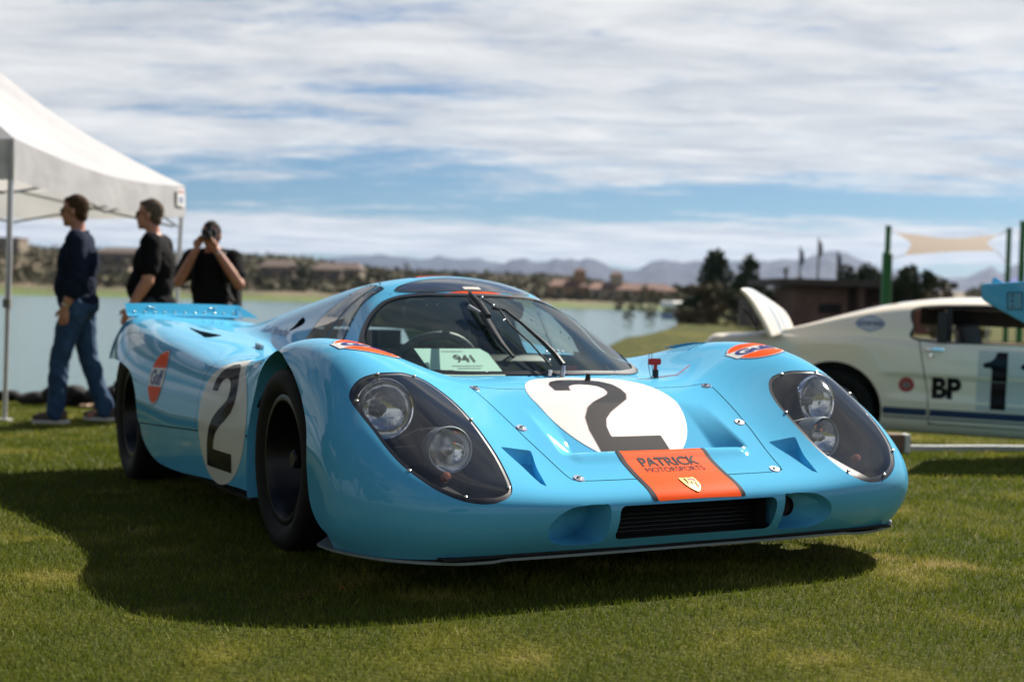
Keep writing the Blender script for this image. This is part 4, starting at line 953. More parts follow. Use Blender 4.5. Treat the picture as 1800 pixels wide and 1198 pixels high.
# directions behind the camera get a low wooded rise
def hill_z(px, D):
    te = crest_el(px)*.97; D0, D1 = 276.0, 560.0; t = np.clip((D-D0)/(D1-D0), 0, 1)
    bank = LAKE+.75*sstep(D0-8, D0+8, D)
    crest = CAMW[2]+te*D1
    z = bank+(crest-bank)*t**.8
    wx, wy = px*.01, D*.02
    return z+t*(1-t)*9*(vnoise(px*.012, D*.012, 1, 31, 4)-.5)*np.clip(te/.03, .2, 1)-np.clip((D-D1)/400, 0, 1)*4
hp = np.concatenate([np.linspace(-2600, -400, 40), np.linspace(-380, 2200, 320), np.linspace(2250, 3400, 30)]); hD = np.concatenate([np.linspace(262, 300, 12), np.linspace(306, 600, 46), [680, 820]])
HP, HD = np.meshgrid(hp, hD, indexing='ij'); HZ = hill_z(HP, HD)
HXx = CAMW[0]+(HP-900)/FPX*HD; HYy = CAMW[1]+HD
hg = Grid.from_uv(np.stack([HXx, HYy, HZ], -1)); hg.F = [f[::-1] for f in hg.F] if hg.normals()[:,2].mean() < 0 else hg.F
hm = mat('scrub_hillside', (.075,.066,.032), .95, noise=(.06,(.16,.115,.066),.42,.62,8), bump=(.25,.6,1.0))
def hill_nodes():   # a mown green strip along the shore
    nt = hm.node_tree; N = nt.nodes; L = nt.links; p = N['Principled BSDF']; src = p.inputs['Base Color'].links[0].from_socket
    ge = N.new('ShaderNodeAttribute'); ge.attribute_name = 'shore'; mx = N.new('ShaderNodeMixRGB'); mx.inputs[2].default_value = (.085,.125,.018,1); L.new(ge.outputs['Fac'], mx.inputs[0]); L.new(src, mx.inputs[1]); L.new(mx.outputs[0], p.inputs['Base Color'])
hill_nodes(); ho = hg.build('hill', hm); tag(ho, kind='structure'); attr_col(ho.data, 'shore', (1-sstep(275, 284, HD+8*(vnoise(HP*.03, HD*.02, 1, 5, 3)-.5))).ravel())
# low rise on every other side
ang = np.linspace(math.radians(57), math.radians(303), 140); rr_ = np.array([150, 165, 190, 240, 320, 400]); 
AA, RR = np.meshgrid(ang, rr_, indexing='ij'); ZZ = -1.5+(9+7*vnoise(AA*9, 0*AA, 1, 77, 4))*sstep(150, 250, RR)
rg = Grid.from_uv(np.stack([np.sin(AA)*RR, np.cos(AA)*RR, ZZ], -1)); tag(rg.build('terrain', hm), kind='structure')

# mountains: two ranges
def rangez(name, pts, D, m, seed, depth=.35):
    px = np.linspace(pts[0][0], pts[-1][0], int((pts[-1][0]-pts[0][0])/4)); yy = np.interp(px, [q[0] for q in pts], [q[1] for q in pts]); hor = HOR+(px-900)*math.tan(ROLL)
    el = (hor-yy)/FPX*1.06+.0034*(vnoise(px*.045, px*0, 1, seed, 5)-.5); K = 26; t = np.linspace(0, 1, K)
    V = np.zeros((len(px), K, 3)); rough = vnoise(px[:,None]*.03+0*t, t[None,:]*7+px[:,None]*.004, 1, seed+3, 5)-.5
    Dk = D*(1-depth*(1-t))[None,:]*(1+.05*rough*np.sin(math.pi*t))
    h = CAMW[2]-6+(el*D+6)[:,None]*(t**.85)[None,:]*(1+.55*rough*(np.sin(math.pi*t)**1.0)[None,:])
    V[...,0] = CAMW[0]+(px-900)[:,None]/FPX*Dk; V[...,1] = CAMW[1]+Dk; V[...,2] = h
    back = V[:, -1:].copy(); back[...,1] += D*.08; back[...,2] = CAMW[2]-6; V = np.concatenate([V, back], 1)
    g_ = Grid.from_uv(V); tag(g_.build(name, m), kind='structure')
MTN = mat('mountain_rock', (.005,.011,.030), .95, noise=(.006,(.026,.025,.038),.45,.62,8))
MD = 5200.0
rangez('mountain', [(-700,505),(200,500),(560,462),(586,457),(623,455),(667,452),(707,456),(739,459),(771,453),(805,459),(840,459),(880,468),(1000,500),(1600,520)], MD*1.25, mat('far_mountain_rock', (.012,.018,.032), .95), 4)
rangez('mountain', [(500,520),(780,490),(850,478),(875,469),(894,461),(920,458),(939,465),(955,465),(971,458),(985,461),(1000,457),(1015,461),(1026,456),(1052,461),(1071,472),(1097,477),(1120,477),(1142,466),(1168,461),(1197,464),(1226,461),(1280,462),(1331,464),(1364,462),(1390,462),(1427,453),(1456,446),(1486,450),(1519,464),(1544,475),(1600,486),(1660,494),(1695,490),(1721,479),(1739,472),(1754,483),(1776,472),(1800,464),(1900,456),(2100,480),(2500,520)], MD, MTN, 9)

# ------------------------------------------------------------------ vegetation
def leaf_mat(name, c, c2=None):
    m = mat(name, c, .7, spec=.2, noise=(3.0,(c2 or tuple(q*.55 for q in c)),.35,.65)); return m
LEAFS = {'pine': leaf_mat('pine_leaf', (.042,.060,.025)), 'olive': leaf_mat('olive_leaf', (.085,.085,.034)), 'dry': leaf_mat('dry_leaf', (.15,.115,.055)), 'green': leaf_mat('green_leaf', (.060,.085,.020)), 'dark': leaf_mat('dark_leaf', (.048,.055,.024)), 'scrub': leaf_mat('scrub_leaf', (.135,.115,.058), (.07,.068,.03))}
BARK = mat('bark', (.08,.06,.045), .9)
def leaf_cloud(blobs, n, size, seed):
    r = np.random.default_rng(seed); vol = np.array([b[3]*b[4]*b[5] for b in blobs])**.7; pick = r.choice(len(blobs), n, p=vol/vol.sum()); V = np.empty((n, 4, 3)); 
    for i in range(n):
        b = blobs[pick[i]]; d = r.normal(size=3); d /= np.linalg.norm(d); rad = r.random()**.45; c = np.array(b[:3])+d*rad*np.array(b[3:6])
        u = r.normal(size=3); u /= np.linalg.norm(u); w = np.cross(u, r.normal(size=3)); w /= max(np.linalg.norm(w), 1e-6); s = size*(.5+r.random())
        V[i] = [c-u*s-w*s*.5, c+u*s*.3-w*s*.7, c+u*s+w*s*.4, c-u*s*.2+w*s*.7]
    return V.reshape(-1, 3), np.arange(n*4).reshape(n, 4)
def tree(label, cat, x, y, h, w, kind, leaf, group=None, n=900, seed=1, zb=None, lift=.25):
    z0 = float(ground_z(x, y)) if zb is None else zb; e = empty({'tree':'tree','bush':'bush'}.get(cat, cat.replace(' ', '_')), (x, y, z0), 0, label, cat, group); r = np.random.default_rng(seed); bl = []
    if kind == 'pine':
        for k in range(9):
            t = k/8; rad = w*.55*(1-t*.72)*(.8+.4*r.random()); bl.append((r.normal()*w*.10*(1-t), r.normal()*w*.1*(1-t), h*(lift+(1-lift)*t*.95), rad, rad, h*.08))
        for k in range(6): a = r.random()*6.3; bl.append((math.cos(a)*w*.33, math.sin(a)*w*.3, h*(lift+.05+.35*r.random()), w*.2, w*.2, h*.07))
    else:
        for k in range(11):
            a = r.random()*6.3; q = r.random()**.6; bl.append((math.cos(a)*w*.36*q, math.sin(a)*w*.36*q, h*(lift+(.86-lift)*r.random()), w*(.13+.12*r.random()), w*(.13+.12*r.random()), h*(.09+.08*r.random())))
    V, F = leaf_cloud(bl, int(n*2.3), max(w, h)*.027, seed+50); mesh_vf('crown', V, F, LEAFS[leaf], e, False)
    t = MB(); t.tube([(0,0,-.2),(0,0,h*lift*.6),(r.normal()*w*.03, r.normal()*w*.03, h*lift),(0,0,h*.8)], [h*.030+.02,h*.024+.015,h*.018+.01,.01], 7)
    for k in range(5):
        b = bl[int(r.integers(len(bl)))]; t.tube([(0,0,h*lift*.8),(b[0]*.5,b[1]*.5,(h*lift+b[2])/2),(b[0],b[1],b[2])], [h*.012+.005,h*.008+.004,.004], 5)
    t.build('trunk', BARK, e, True); return e
def place(px, py, D):   # point at a pixel and depth
    return at(px, py, D)
def ptree(label, cat, px, ytop, D, wpx, kind, leaf, group=None, n=800, seed=1, base=None, lift=.25):
    X = CAMW[0]+(px-900)/FPX*D; Y = CAMW[1]+D; zt = at(px, ytop, D)[2]
    zb = float(ground_z(X, Y)) if base is None else base
    if D > 255 and base is None: zb = float(hill_z(np.array(float(px)), np.array(float(D))))
    return tree(label, cat, X, Y, max(zt-zb, .4), wpx/FPX*D, kind, leaf, group, n, seed, zb-.1, lift)
G1 = 'park trees behind the brick building'
ptree('tall dark pine at the left end of the park trees, above the brick building', 'tree', 1254, 440, 95, 92, 'pine', 'pine', G1, 1800, 3)
ptree('broad dark pine with two tops right of the tallest pine', 'tree', 1314, 450, 92, 84, 'pine', 'pine', G1, 1600, 4)
ptree('small round-topped green tree right of the pines, above the flat roof', 'tree', 1418, 476, 84, 44, 'round', 'green', G1, 600, 5)
ptree('wide bushy dark green tree above the right end of the flat roof', 'tree', 1505, 453, 88, 84, 'round', 'pine', G1, 1000, 6)
ptree('big dark tree right behind the green sail post', 'tree', 1600, 448, 60, 84, 'round', 'pine', G1, 1100, 7)
ptree('thin bare brownish tree at the right side of the big dark tree', 'tree', 1655, 468, 64, 60, 'round', 'olive', G1, 260, 8)
ptree('low olive bush beside the right green posts', 'bush', 1705, 492, 58, 74, 'round', 'olive', None, 700, 9, None, .1)
ptree('leafy olive bush behind the roof of the white coupe', 'bush', 1650, 497, 56, 60, 'round', 'dry', None, 600, 19, None, .1)
ptree('low brown shrub in front of the brick building left corner', 'bush', 1345, 500, 72, 60, 'round', 'olive', None, 500, 10, None, .1)
ptree('wide bare brown thicket left of the pines by the lake', 'bush', 1232, 491, 86, 124, 'round', 'dry', None, 1500, 11, None, .08)
ptree('grey green thicket between the boat dock and the pines', 'bush', 1290, 500, 83, 96, 'round', 'olive', None, 1100, 12, None, .08)
ptree('dark round shrub on the grass by the dock', 'bush', 1275, 545, 80, 30, 'round', 'dark', None, 300, 13, None, .08)
ptree('dark low shrub left of the open boot lid', 'bush', 1298, 548, 78, 34, 'round', 'dark', None, 300, 14, None, .08)
ptree('thin grey bush on the grass edge near the water', 'bush', 1235, 553, 76, 24, 'round', 'olive', None, 160, 15, None, .08)
G5 = 'scrub bushes along the right bank'
for i, (px, yt, D, w, lf, lab) in enumerate([(1085,512,235,34,'dry','brown scrub bush on the far bank right of the cream tower house'),(1118,508,230,40,'olive','olive scrub bush on the bank behind the white boat, left one'),(1150,498,200,60,'dry','tall brown thicket behind the white boat'),(1178,505,170,50,'olive','olive thicket above the boat canopy'),(1205,512,150,44,'dry','brown bush between the boat and the grey thicket'),(1228,505,138,56,'olive','olive bush below the tallest pine, left side'),(1258,515,120,50,'dry','straw brown bush under the tallest pine'),(1290,508,112,56,'olive','olive bush under the two-topped pine'),(1322,516,100,52,'dry','brown bush left of the open boot lid'),(1350,512,88,46,'olive','olive bush behind the open boot lid'),(1215,548,96,40,'olive','low grey green shrub at the water edge by the dock'),(1250,556,88,36,'dry','low tan shrub on the grass bank'),(1320,552,76,34,'olive','low olive shrub just left of the boot lid tip')]):
    ptree(lab, 'bush', px, yt, D, w, 'round', lf, G5, 420, 130+i, None, .06)
def palm(label, px, ytop, D, wpx, seed):
    X = CAMW[0]+(px-900)/FPX*D; Y = CAMW[1]+D; zb = float(ground_z(X, Y)) if D < 255 else float(hill_z(np.array(float(px)), np.array(float(D)))); h = at(px, ytop, D)[2]-zb
    e = empty('palm_tree', (X, Y, zb), 0, label, 'palm tree'); r = np.random.default_rng(seed); w = wpx/FPX*D/2
    t = MB(); t.tube([(0,0,-.2),(.05,0,h*.5),(0,0,h-w*.6)], [.22,.16,.16], 7); t.build('trunk', BARK, e, True)
    for k in range(16):
        a = 2*math.pi*k/16+r.random()*.3; el_ = r.uniform(-.5, 1.0); f = MB(); P = [Vector((math.cos(a)*w*s*math.cos(el_*(1-s*.6)), math.sin(a)*w*s*math.cos(el_*(1-s*.6)), h-w*.6+w*(math.sin(el_)*s-.55*s*s))) for s in (0,.35,.7,1)]
        sd = Vector((-math.sin(a), math.cos(a), 0))*w*.10
        V = []; 
        for i, q in enumerate(P): V += [q-sd*(1,1.3,.9,.1)[i], q+Vector((0,0,w*.04)), q+sd*(1,1.3,.9,.1)[i]]
        f.add(V, [(3*i+j, 3*i+j+1, 3*i+4+j, 3*i+3+j) for i in range(3) for j in range(2)]); f.build('frond', LEAFS['pine'], e, False, False)
palm('slim palm between the pines and the flagpoles', 1378, 466, 130, 22, 1)
palm('small dark palm standing on the far ridge above the race car roof', 712, 459, 420, 18, 2)
palm('little palm on the far ridge right of the roof palm', 853, 470, 440, 16, 3)
# shrubs and trees along the far shore
G2 = 'trees on the far lake shore'
for i, (px, yt, D, w, lf, lab) in enumerate([
    (452,468,300,42,'dark','dark round tree on the far shore just right of the photographer'),
    (530,463,298,66,'dark','large dark round tree on the far shore right of the pink house'),
    (655,475,302,34,'olive','olive tree on the far shore at the left of the race car roof'),
    (678,478,300,50,'dark','dark wide tree on the far shore behind the cabin roof line'),
    (800,475,304,44,'dark','dark tree on the far shore above the roof window'),
    (628,482,306,30,'olive','small olive tree on the far shore among pink houses'),
    (76,492,302,30,'olive','olive shrub on the far shore left of the first man'),
    (205,490,300,40,'olive','olive bush on the far shore between the two standing men'),
    (33,480,304,40,'olive','grey green bush below the beige house on the left'),
    (985,508,300,24,'dark','dark cypress-like tree beside the brown tower'),
    (1040,505,306,30,'olive','olive tree behind the pale tower on the far shore'),
    (1150,503,300,44,'olive','brownish tree at the right end of the far shore houses'),
    (408,470,310,30,'olive','olive tree on the far shore behind the photographer shoulder')]):
    ptree(lab, 'tree', px, yt, D, w, 'round', lf, G2, 420, 60+i, None, .12)
# scrub over the hillside, too many to count
r = np.random.default_rng(5); V = []; k = 0; ns = 12500
sp_ = r.uniform(-1100, 1500, ns); sD = 288+(575-288)*r.random(ns)**1.5; sz = hill_z(sp_, sD); R0 = (.5+1.0*r.random(ns)**2)
sx_, sy_ = CAMW[0]+(sp_-900)/FPX*sD, CAMW[1]+sD; q = 10; VV = np.empty((ns, q, 3, 3))
for j in range(q):
    d = r.normal(size=(ns, 3)); d /= np.linalg.norm(d, axis=1)[:,None]; c = np.stack([sx_, sy_, sz+R0*.5], 1)+d*R0[:,None]*[.8,.8,.55]
    for m_ in range(3): VV[:, j, m_] = c+r.normal(size=(ns, 3))*R0[:,None]*.42
tag(mesh_vf('scrub', VV.reshape(-1, 3), np.arange(ns*q*3).reshape(-1, 3), LEAFS['scrub'], None, False), kind='stuff')

# ------------------------------------------------------------------ far houses and park buildings
def house(label, px, ybase, D, wm_, dm, hm_, wall, roof, rz=0.0, rh=.8, flat=False, tower=None, cat='house', group=None, name='house', nwin=2):
    X = CAMW[0]+(px-900)/FPX*D; Y = CAMW[1]+D; zb = float(hill_z(np.array(float(px)), np.array(float(D)))) if D > 255 else float(ground_z(X, Y))
    e = empty(name, (X, Y, zb-.3), rz, label, cat, group)
    MB().box((0,0,hm_/2), (wm_,dm,hm_)).build('wall', wall, e)
    o = .45
    if flat: MB().box((0,0,hm_+.2), (wm_+.6,dm+.6,.4)).build('roof', roof, e)
    else:
        a, b = wm_/2+o, dm/2+o; MB().add([(-a,-b,hm_),(a,-b,hm_),(a,b,hm_),(-a,b,hm_),(-a*.62,0,hm_+rh*2),(a*.62,0,hm_+rh*2)], [(0,1,5,4),(2,3,4,5),(1,2,5),(3,0,4),(0,3,2,1)]).build('roof', roof, e)
    for i in range(nwin):
        x_ = (i+.5)/nwin*wm_-wm_/2; f = MB().box((x_,-dm/2-.02,hm_*.5), (1.3,.06,1.4)).build('window', mat('far_window', (.03,.035,.04), .2), e)
    if tower:
        tx, tw, th, tm = tower; t = MB().box((tx,-.3,th/2), (tw,tw,th)).build('tower', tm, e); MB().add([(tx-tw*.6,-.3-tw*.6,th),(tx+tw*.6,-.3-tw*.6,th),(tx+tw*.6,-.3+tw*.6,th),(tx-tw*.6,-.3+tw*.6,th),(tx,-.3,th+tw*.35)], [(0,1,4),(1,2,4),(2,3,4),(3,0,4)]).build('tower_roof', roof, t)
    return e
CREAM = mat('cream_stucco', (.34,.28,.21), .9); BEIGE = mat('beige_stucco', (.20,.165,.12), .9); PINK = mat('pink_stucco', (.165,.125,.098), .9); TILE = mat('terracotta_tile', (.19,.095,.062), .85, noise=(.8,(.14,.068,.05),.4,.6)); PTILE = mat('dusty_tile', (.125,.088,.070), .85); TAN = mat('tan_stone', (.30,.19,.11), .9)
G3 = 'houses across the lake'
house('beige flat-roofed house high on the left hillside', 15, 470, 420, 9, 8, 5.2, BEIGE, mat('flat_roof', (.22,.17,.13), .9), 0, .8, True, None, 'house', G3)
house('long pink-roofed house on the hillside between the two standing men', 212, 470, 400, 15, 8, 3.6, PINK, PTILE, 0, .9, False, None, 'house', G3, nwin=3)
house('low pale house by the shore between the two standing men', 200, 505, 330, 9, 6, 2.4, CREAM, PTILE, 0, .4, True, None, 'house', G3)
house('pink house on the far shore left of the big dark tree', 488, 490, 330, 8.5, 7, 3.4, PINK, PTILE, 0, .9, False, None, 'house', G3)
house('dusty pink house right of the big dark tree', 575, 495, 335, 7, 7, 3.2, PINK, PTILE, .1, .9, False, None, 'house', G3)
house('wide pinkish house above the left of the race car roof', 606, 492, 345, 9, 7, 3.4, BEIGE, PTILE, -.1, .9, False, None, 'house', G3)
house('terracotta-roofed house with a brown tower right of the race car roof', 995, 530, 300, 8.5, 7, 3.0, TAN, TILE, 0, .8, False, (2.8,2.6,6.6,TAN), 'house', G3)
house('cream house with a pale bell tower on the far shore', 1068, 533, 298, 10, 7, 2.8, CREAM, TILE, .1, .8, False, (1.6,2.6,6.2,CREAM), 'house', G3, nwin=3)
house('long red-roofed house at the right end of the far shore', 1130, 534, 300, 15, 7, 2.8, TAN, TILE, -.08, .8, False, (-5,1.6,4.4,CREAM), 'house', G3, nwin=3)
# white boat at a small dock
bp_ = at(1184, 565, 128); bt = empty('boat', (bp_[0], bp_[1], LAKE), 1.0, 'small white covered boat moored at the little dock', 'boat')
MB().add([(-1.7,-.7,.5),(1.2,-.7,.5),(2.0,0,.6),(1.2,.7,.5),(-1.7,.7,.5),(-1.6,-.5,-.1),(1.0,-.5,-.1),(1.7,0,-.05),(1.0,.5,-.1),(-1.6,.5,-.1)], [(0,1,2,3,4),(0,5,6,1),(1,6,7,2),(2,7,8,3),(3,8,9,4),(4,9,5,0)]).build('hull', mat('boat_blue', (.25,.32,.45), .4), bt)
MB().box((-.2,0,1.45), (2.9,1.7,.65), None, .28).build('canopy', mat('boat_white', (.8,.78,.74), .6), bt)
for a_ in (-1.4,1.0):
    for b_ in (-.6,.6): MB().tube([(a_,b_,.5),(a_,b_,1.4)], .04, 6).build('post', ALU, bt)
dk = empty('dock', (bp_[0]+3.4, bp_[1]-3, LAKE), .2, 'grey wooden dock at the water edge left of the thicket', 'dock')
MB().box((0,0,.45), (7,1.4,.12)).build('deck', mat('dock_grey', (.22,.20,.18), .9), dk)
for k in range(6): MB().tube([(-3.2+1.28*k,-.65,-.4),(-3.2+1.28*k,-.65,1.3)], .06, 6).build('pile', mat('dock_post', (.20,.18,.16), .9), dk)
# dry reed clump standing in the shallows
for (px, py, D, lab) in ((1104,572,92,'small grey reed clump standing in the lake'),(1143,562,96,'thin pole-like reed clump in the lake near the dock')):
    c = at(px, py, D); V, F = leaf_cloud([(0,0,.6,.5,.5,.7)], 60, .12, 3); e = empty('reed_clump', (c[0], c[1], LAKE), 0, lab, 'reeds'); mesh_vf('stems', V, F, LEAFS['olive'], e, False)

# brick park building with a deep dark roof
D = 70.0; bl = empty('park_building', (CAMW[0]+(1440-900)/FPX*D, CAMW[1]+D, float(ground_z(CAMW[0]+(1440-900)/FPX*D, CAMW[1]+D))), .06, 'low brown brick park building with a wide dark flat roof', 'building')
zt = at(1440, 505, D)[2]-bl.location.z
BRK = mat('brown_brick', (.165,.095,.072), .9, noise=(1.6,(.11,.066,.052),.4,.6)); 
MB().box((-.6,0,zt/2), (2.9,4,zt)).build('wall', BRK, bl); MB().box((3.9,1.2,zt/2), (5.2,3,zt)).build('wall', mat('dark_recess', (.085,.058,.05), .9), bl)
MB().box((1.6,.3,zt+.22), (9.6,6.6,.34)).build('roof', mat('dark_roof', (.060,.048,.042), .85), bl)
for x_ in (1.5,4.0,6.2): MB().box((x_,-2.2,zt/2), (.32,.32,zt)).build('pillar', BRK, bl)
MB().box((-.1,-2.03,zt*.52), (1.2,.06,.5)).build('opening', DARK, bl)
mural = [((.16,.05,.05),2.2,.5),((.08,.12,.16),2.9,.45),((.22,.09,.10),3.6,.55),((.10,.13,.08),4.5,.5),((.25,.12,.13),5.3,.6)]
for i, (c_, x_, w_) in enumerate(mural): MB().box((x_,-.36,.95), (w_,.05,.9)).build('mural_patch', mat('mural_%d' % i, c_, .8), bl)
MB().box((-3.3,1.5,.9), (1.6,.1,1.6)).build('side_wall', mat('pale_wall', (.2,.18,.16), .9), bl)
for k in range(5): MB().box((-4.1+.4*k,1.3,.9), (.12,.12,1.7)).build('pier', mat('pale_wall2', (.26,.23,.21), .9), bl)
e = empty('brick_wall', (CAMW[0]+(1590-900)/FPX*66, CAMW[1]+66, float(ground_z(CAMW[0]+(1590-900)/FPX*66, CAMW[1]+66))), 0, 'low reddish brick wall right of the green sail post', 'wall'); MB().box((0,0,.75), (3.2,.3,1.5)).build('wall_body', mat('red_brick', (.20,.085,.06), .9), e)
# flagpoles
for (px, yt, lab, fl_) in ((1402,433,'left flagpole of the three above the flat roof', 0),(1434,418,'tallest flagpole in the middle of the three, with a furled flag', 1),(1468,440,'right flagpole of the three above the flat roof', 0)):
    D = 120; X = CAMW[0]+(px-900)/FPX*D; Y = CAMW[1]+D; zb = float(ground_z(X, Y)); h = at(px, yt, D)[2]-zb; e = empty('flagpole', (X, Y, zb), 0, lab, 'flagpole', 'flagpoles in the park')
    MB().tube([(0,0,-.1),(0,0,h)], [.14,.08], 8).build('pole', mat('pole_grey', (.16,.16,.17), .5), e, True)
    fm = MB(); hh = h-.3; fm.add([(.05,0,hh),(.35,.05,hh-.2),(.42,-.03,hh-1.2),(.1,.02,hh-1.6),(.05,.1,hh-1.4),(.25,.12,hh-.4)], [(0,1,2,3),(0,5,4,3)]); fm.build('flag', mat('flag_cloth%d' % fl_, ((.10,.12,.22),(.24,.20,.24))[fl_], .8), e)
# shade sail on green posts
GP = mat('green_post', (.008,.13,.022), .4)
def post(px, ytop, D, lab, sleeve=None, w=.13):
    X = CAMW[0]+(px-900)/FPX*D; Y = CAMW[1]+D; zb = float(ground_z(X, Y)); h = at(px, ytop, D)[2]-zb; e = empty('sail_post', (X, Y, zb), 0, lab, 'post', 'green sail posts')
    MB().tube([(0,0,-.2),(0,0,h)], [w*.55,w*.5], 14).build('pole', GP, e, True); MB().tube([(0,0,h),(0,0,h+.03)], w*.6, 14).build('cap', GP, e, True)
    if sleeve: MB().tube([(.0,0,-.2),(.0,0,sleeve-.05),(0,0,sleeve)], [w*.98,w*.9,w*.55], 14).build('sleeve', GP, e, True)
    return X, Y, zb+h
PA = post(1555, 399, 30, 'left green steel post with a thicker lower sleeve', at(1555,455,30)[2]+.6)
PB = post(1767, 403, 32, 'middle green post holding the right end of the tan sail', None, .12)
PC = post(1791, 391, 28, 'tall green post at the right edge of the picture', None, .13)
sl = empty('shade_sail', (0,0,0), 0, 'tan fabric shade sail stretched between green posts', 'shade sail')
c00, c10, c11, c01 = (Vector(at(*q)) for q in ((1573,408,31.5),(1752,441,29.5),(1755,413,34),(1589,449,28.5))); V = []; n_ = 22
for i in range(n_+1):
    for j in range(n_+1):
        u, v = i/n_, j/n_; p_ = c00*(1-u)*(1-v)+c10*u*v+c11*u*(1-v)+c01*(1-u)*v; cc = (c00+c10+c11+c01)/4
        p_ = p_+(cc-p_)*(math.sin(math.pi*u)*((.62 if v < .5 else .12)*abs(2*v-1)**2)+.22*math.sin(math.pi*v)*(abs(2*u-1)**3)); V.append(p_)
mesh_vf('sail_cloth', V, [(i*(n_+1)+j, (i+1)*(n_+1)+j, (i+1)*(n_+1)+j+1, i*(n_+1)+j+1) for i in range(n_) for j in range(n_)], mat('sail_tan', (.13,.085,.046), .85), sl)
MB().tube([c00, Vector(PA)], .012, 5).build('cable', ALU, sl); MB().tube([c11, Vector(PB)], .012, 5).build('cable', ALU, sl); MB().tube([c10, Vector((PB[0],PB[1],PB[2]-.9))], .010, 5).build('cable', ALU, sl); MB().tube([c01, Vector((PA[0],PA[1],PA[2]-.75))], .010, 5).build('cable', ALU, sl)
c = at(1800, 492, 34); e = empty('blue_canopy', (c[0]+1.0, c[1], float(ground_z(c[0], c[1]))), 0, 'deep blue canopy roof beyond the right green posts', 'canopy'); hh = c[2]-e.location.z
MB().add([(-1.5,-1.5,hh-.15),(1.5,-1.5,hh-.15),(1.5,1.5,hh-.15),(-1.5,1.5,hh-.15),(.6,0,hh+.55)], [(0,1,4),(1,2,4),(2,3,4),(3,0,4)]).build('canopy_roof', mat('royal_blue', (.012,.035,.28), .7), e)
for a_ in (-1.4,1.4):
    for b_ in (-1.4,1.4): MB().tube([(a_,b_,0),(a_,b_,hh-.12)], .025, 6).build('leg', ALU, e)

# unseen trees added left of and behind the camera: they darken what the flank of the race car mirrors
for i, (x, y, h, w, lab) in enumerate(((-9.5,-7.5,9,6.5,'broad unseen tree added left of the lawn for the front wing to mirror'),(-10.5,-3.5,10,7,'tall unseen tree added left of the lawn for the race car door to mirror'),(-11.5,.5,9.5,6.5,'dense unseen tree added left of the tent for the race car flank to mirror'),(-13,4.5,10,7,'tallest tree behind the tent, added out of view for the race car tail to mirror'),(10,-26,9,8,'unseen tree added far behind the camera to the right for the bonnet to mirror'))):
    tree(lab, 'tree', x, y, h, w, 'round', 'green' if i % 2 else 'dark', 'unseen trees added for the paint to mirror', 1500, 90+i, None, .16)

# ------------------------------------------------------------------ people
def fuse(name, mb, m, parent, vox=.008, smooth=4, wrinkle=0.0, seed=0, cut=None):
    """overlapping limbs and masses fused into one continuous skin"""
    me = bpy.data.meshes.new('f'); me.from_pydata(mb.V, [], mb.F); o = bpy.data.objects.new('f', me); C.objects.link(o)
    bm = bmesh.new(); bm.from_mesh(me); bmesh.ops.recalc_face_normals(bm, faces=bm.faces); bm.to_mesh(me); bm.free()
    md = o.modifiers.new('r', 'REMESH'); md.mode = 'VOXEL'; md.voxel_size = vox
    sm = o.modifiers.new('s', 'SMOOTH'); sm.factor = .5; sm.iterations = smooth
    bpy.context.view_layer.update(); r = bpy.data.meshes.new_from_object(o.evaluated_get(bpy.context.evaluated_depsgraph_get())); bpy.data.objects.remove(o); bpy.data.meshes.remove(me)
    n = len(r.vertices); co = np.empty(n*3); r.vertices.foreach_get('co', co); co = co.reshape(-1, 3); nn = np.empty(n*3); r.vertices.foreach_get('normal', nn); nn = nn.reshape(-1, 3)
    if wrinkle:
        w = vnoise(co[:,0]*1.3+co[:,2]*.9, co[:,2]*1.6-co[:,1]*1.2+co[:,0], 9, seed, 3)-.5; w2 = vnoise(co[:,1]*8+3, co[:,2]*14+co[:,0]*5, 1, seed+2, 2)-.5; co = co+nn*(wrinkle*(w+.6*w2))[:,None]
    r.vertices.foreach_set('co', co.ravel())
    if cut is not None:
        bm = bmesh.new(); bm.from_mesh(r); dl = [v for v in bm.verts if cut(v.co)]; bmesh.ops.delete(bm, geom=dl, context='VERTS'); bm.to_mesh(r); bm.free()
    r.name = name; r.update(); return link_mesh(name, r, m, parent, True)
def limb(mb, pts, rad):
    P = [Vector(p) for p in pts]; Q = []; R_ = []
    for i in range(len(P)-1):
        for k in range(4): t = k/4; Q.append(P[i].lerp(P[i+1], t)); R_.append(rad[i]*(1-t)+rad[i+1]*t)
    Q.append(P[-1]); R_.append(rad[-1]); mb.tube(Q, R_, 12)
    for p, r_ in ((P[0], rad[0]), (P[-1], rad[-1])): mb.ball(p, r_, 12, 8)
    for p, r_ in zip(P[1:-1], rad[1:-1]): mb.ball(p, r_*1.0, 12, 8)
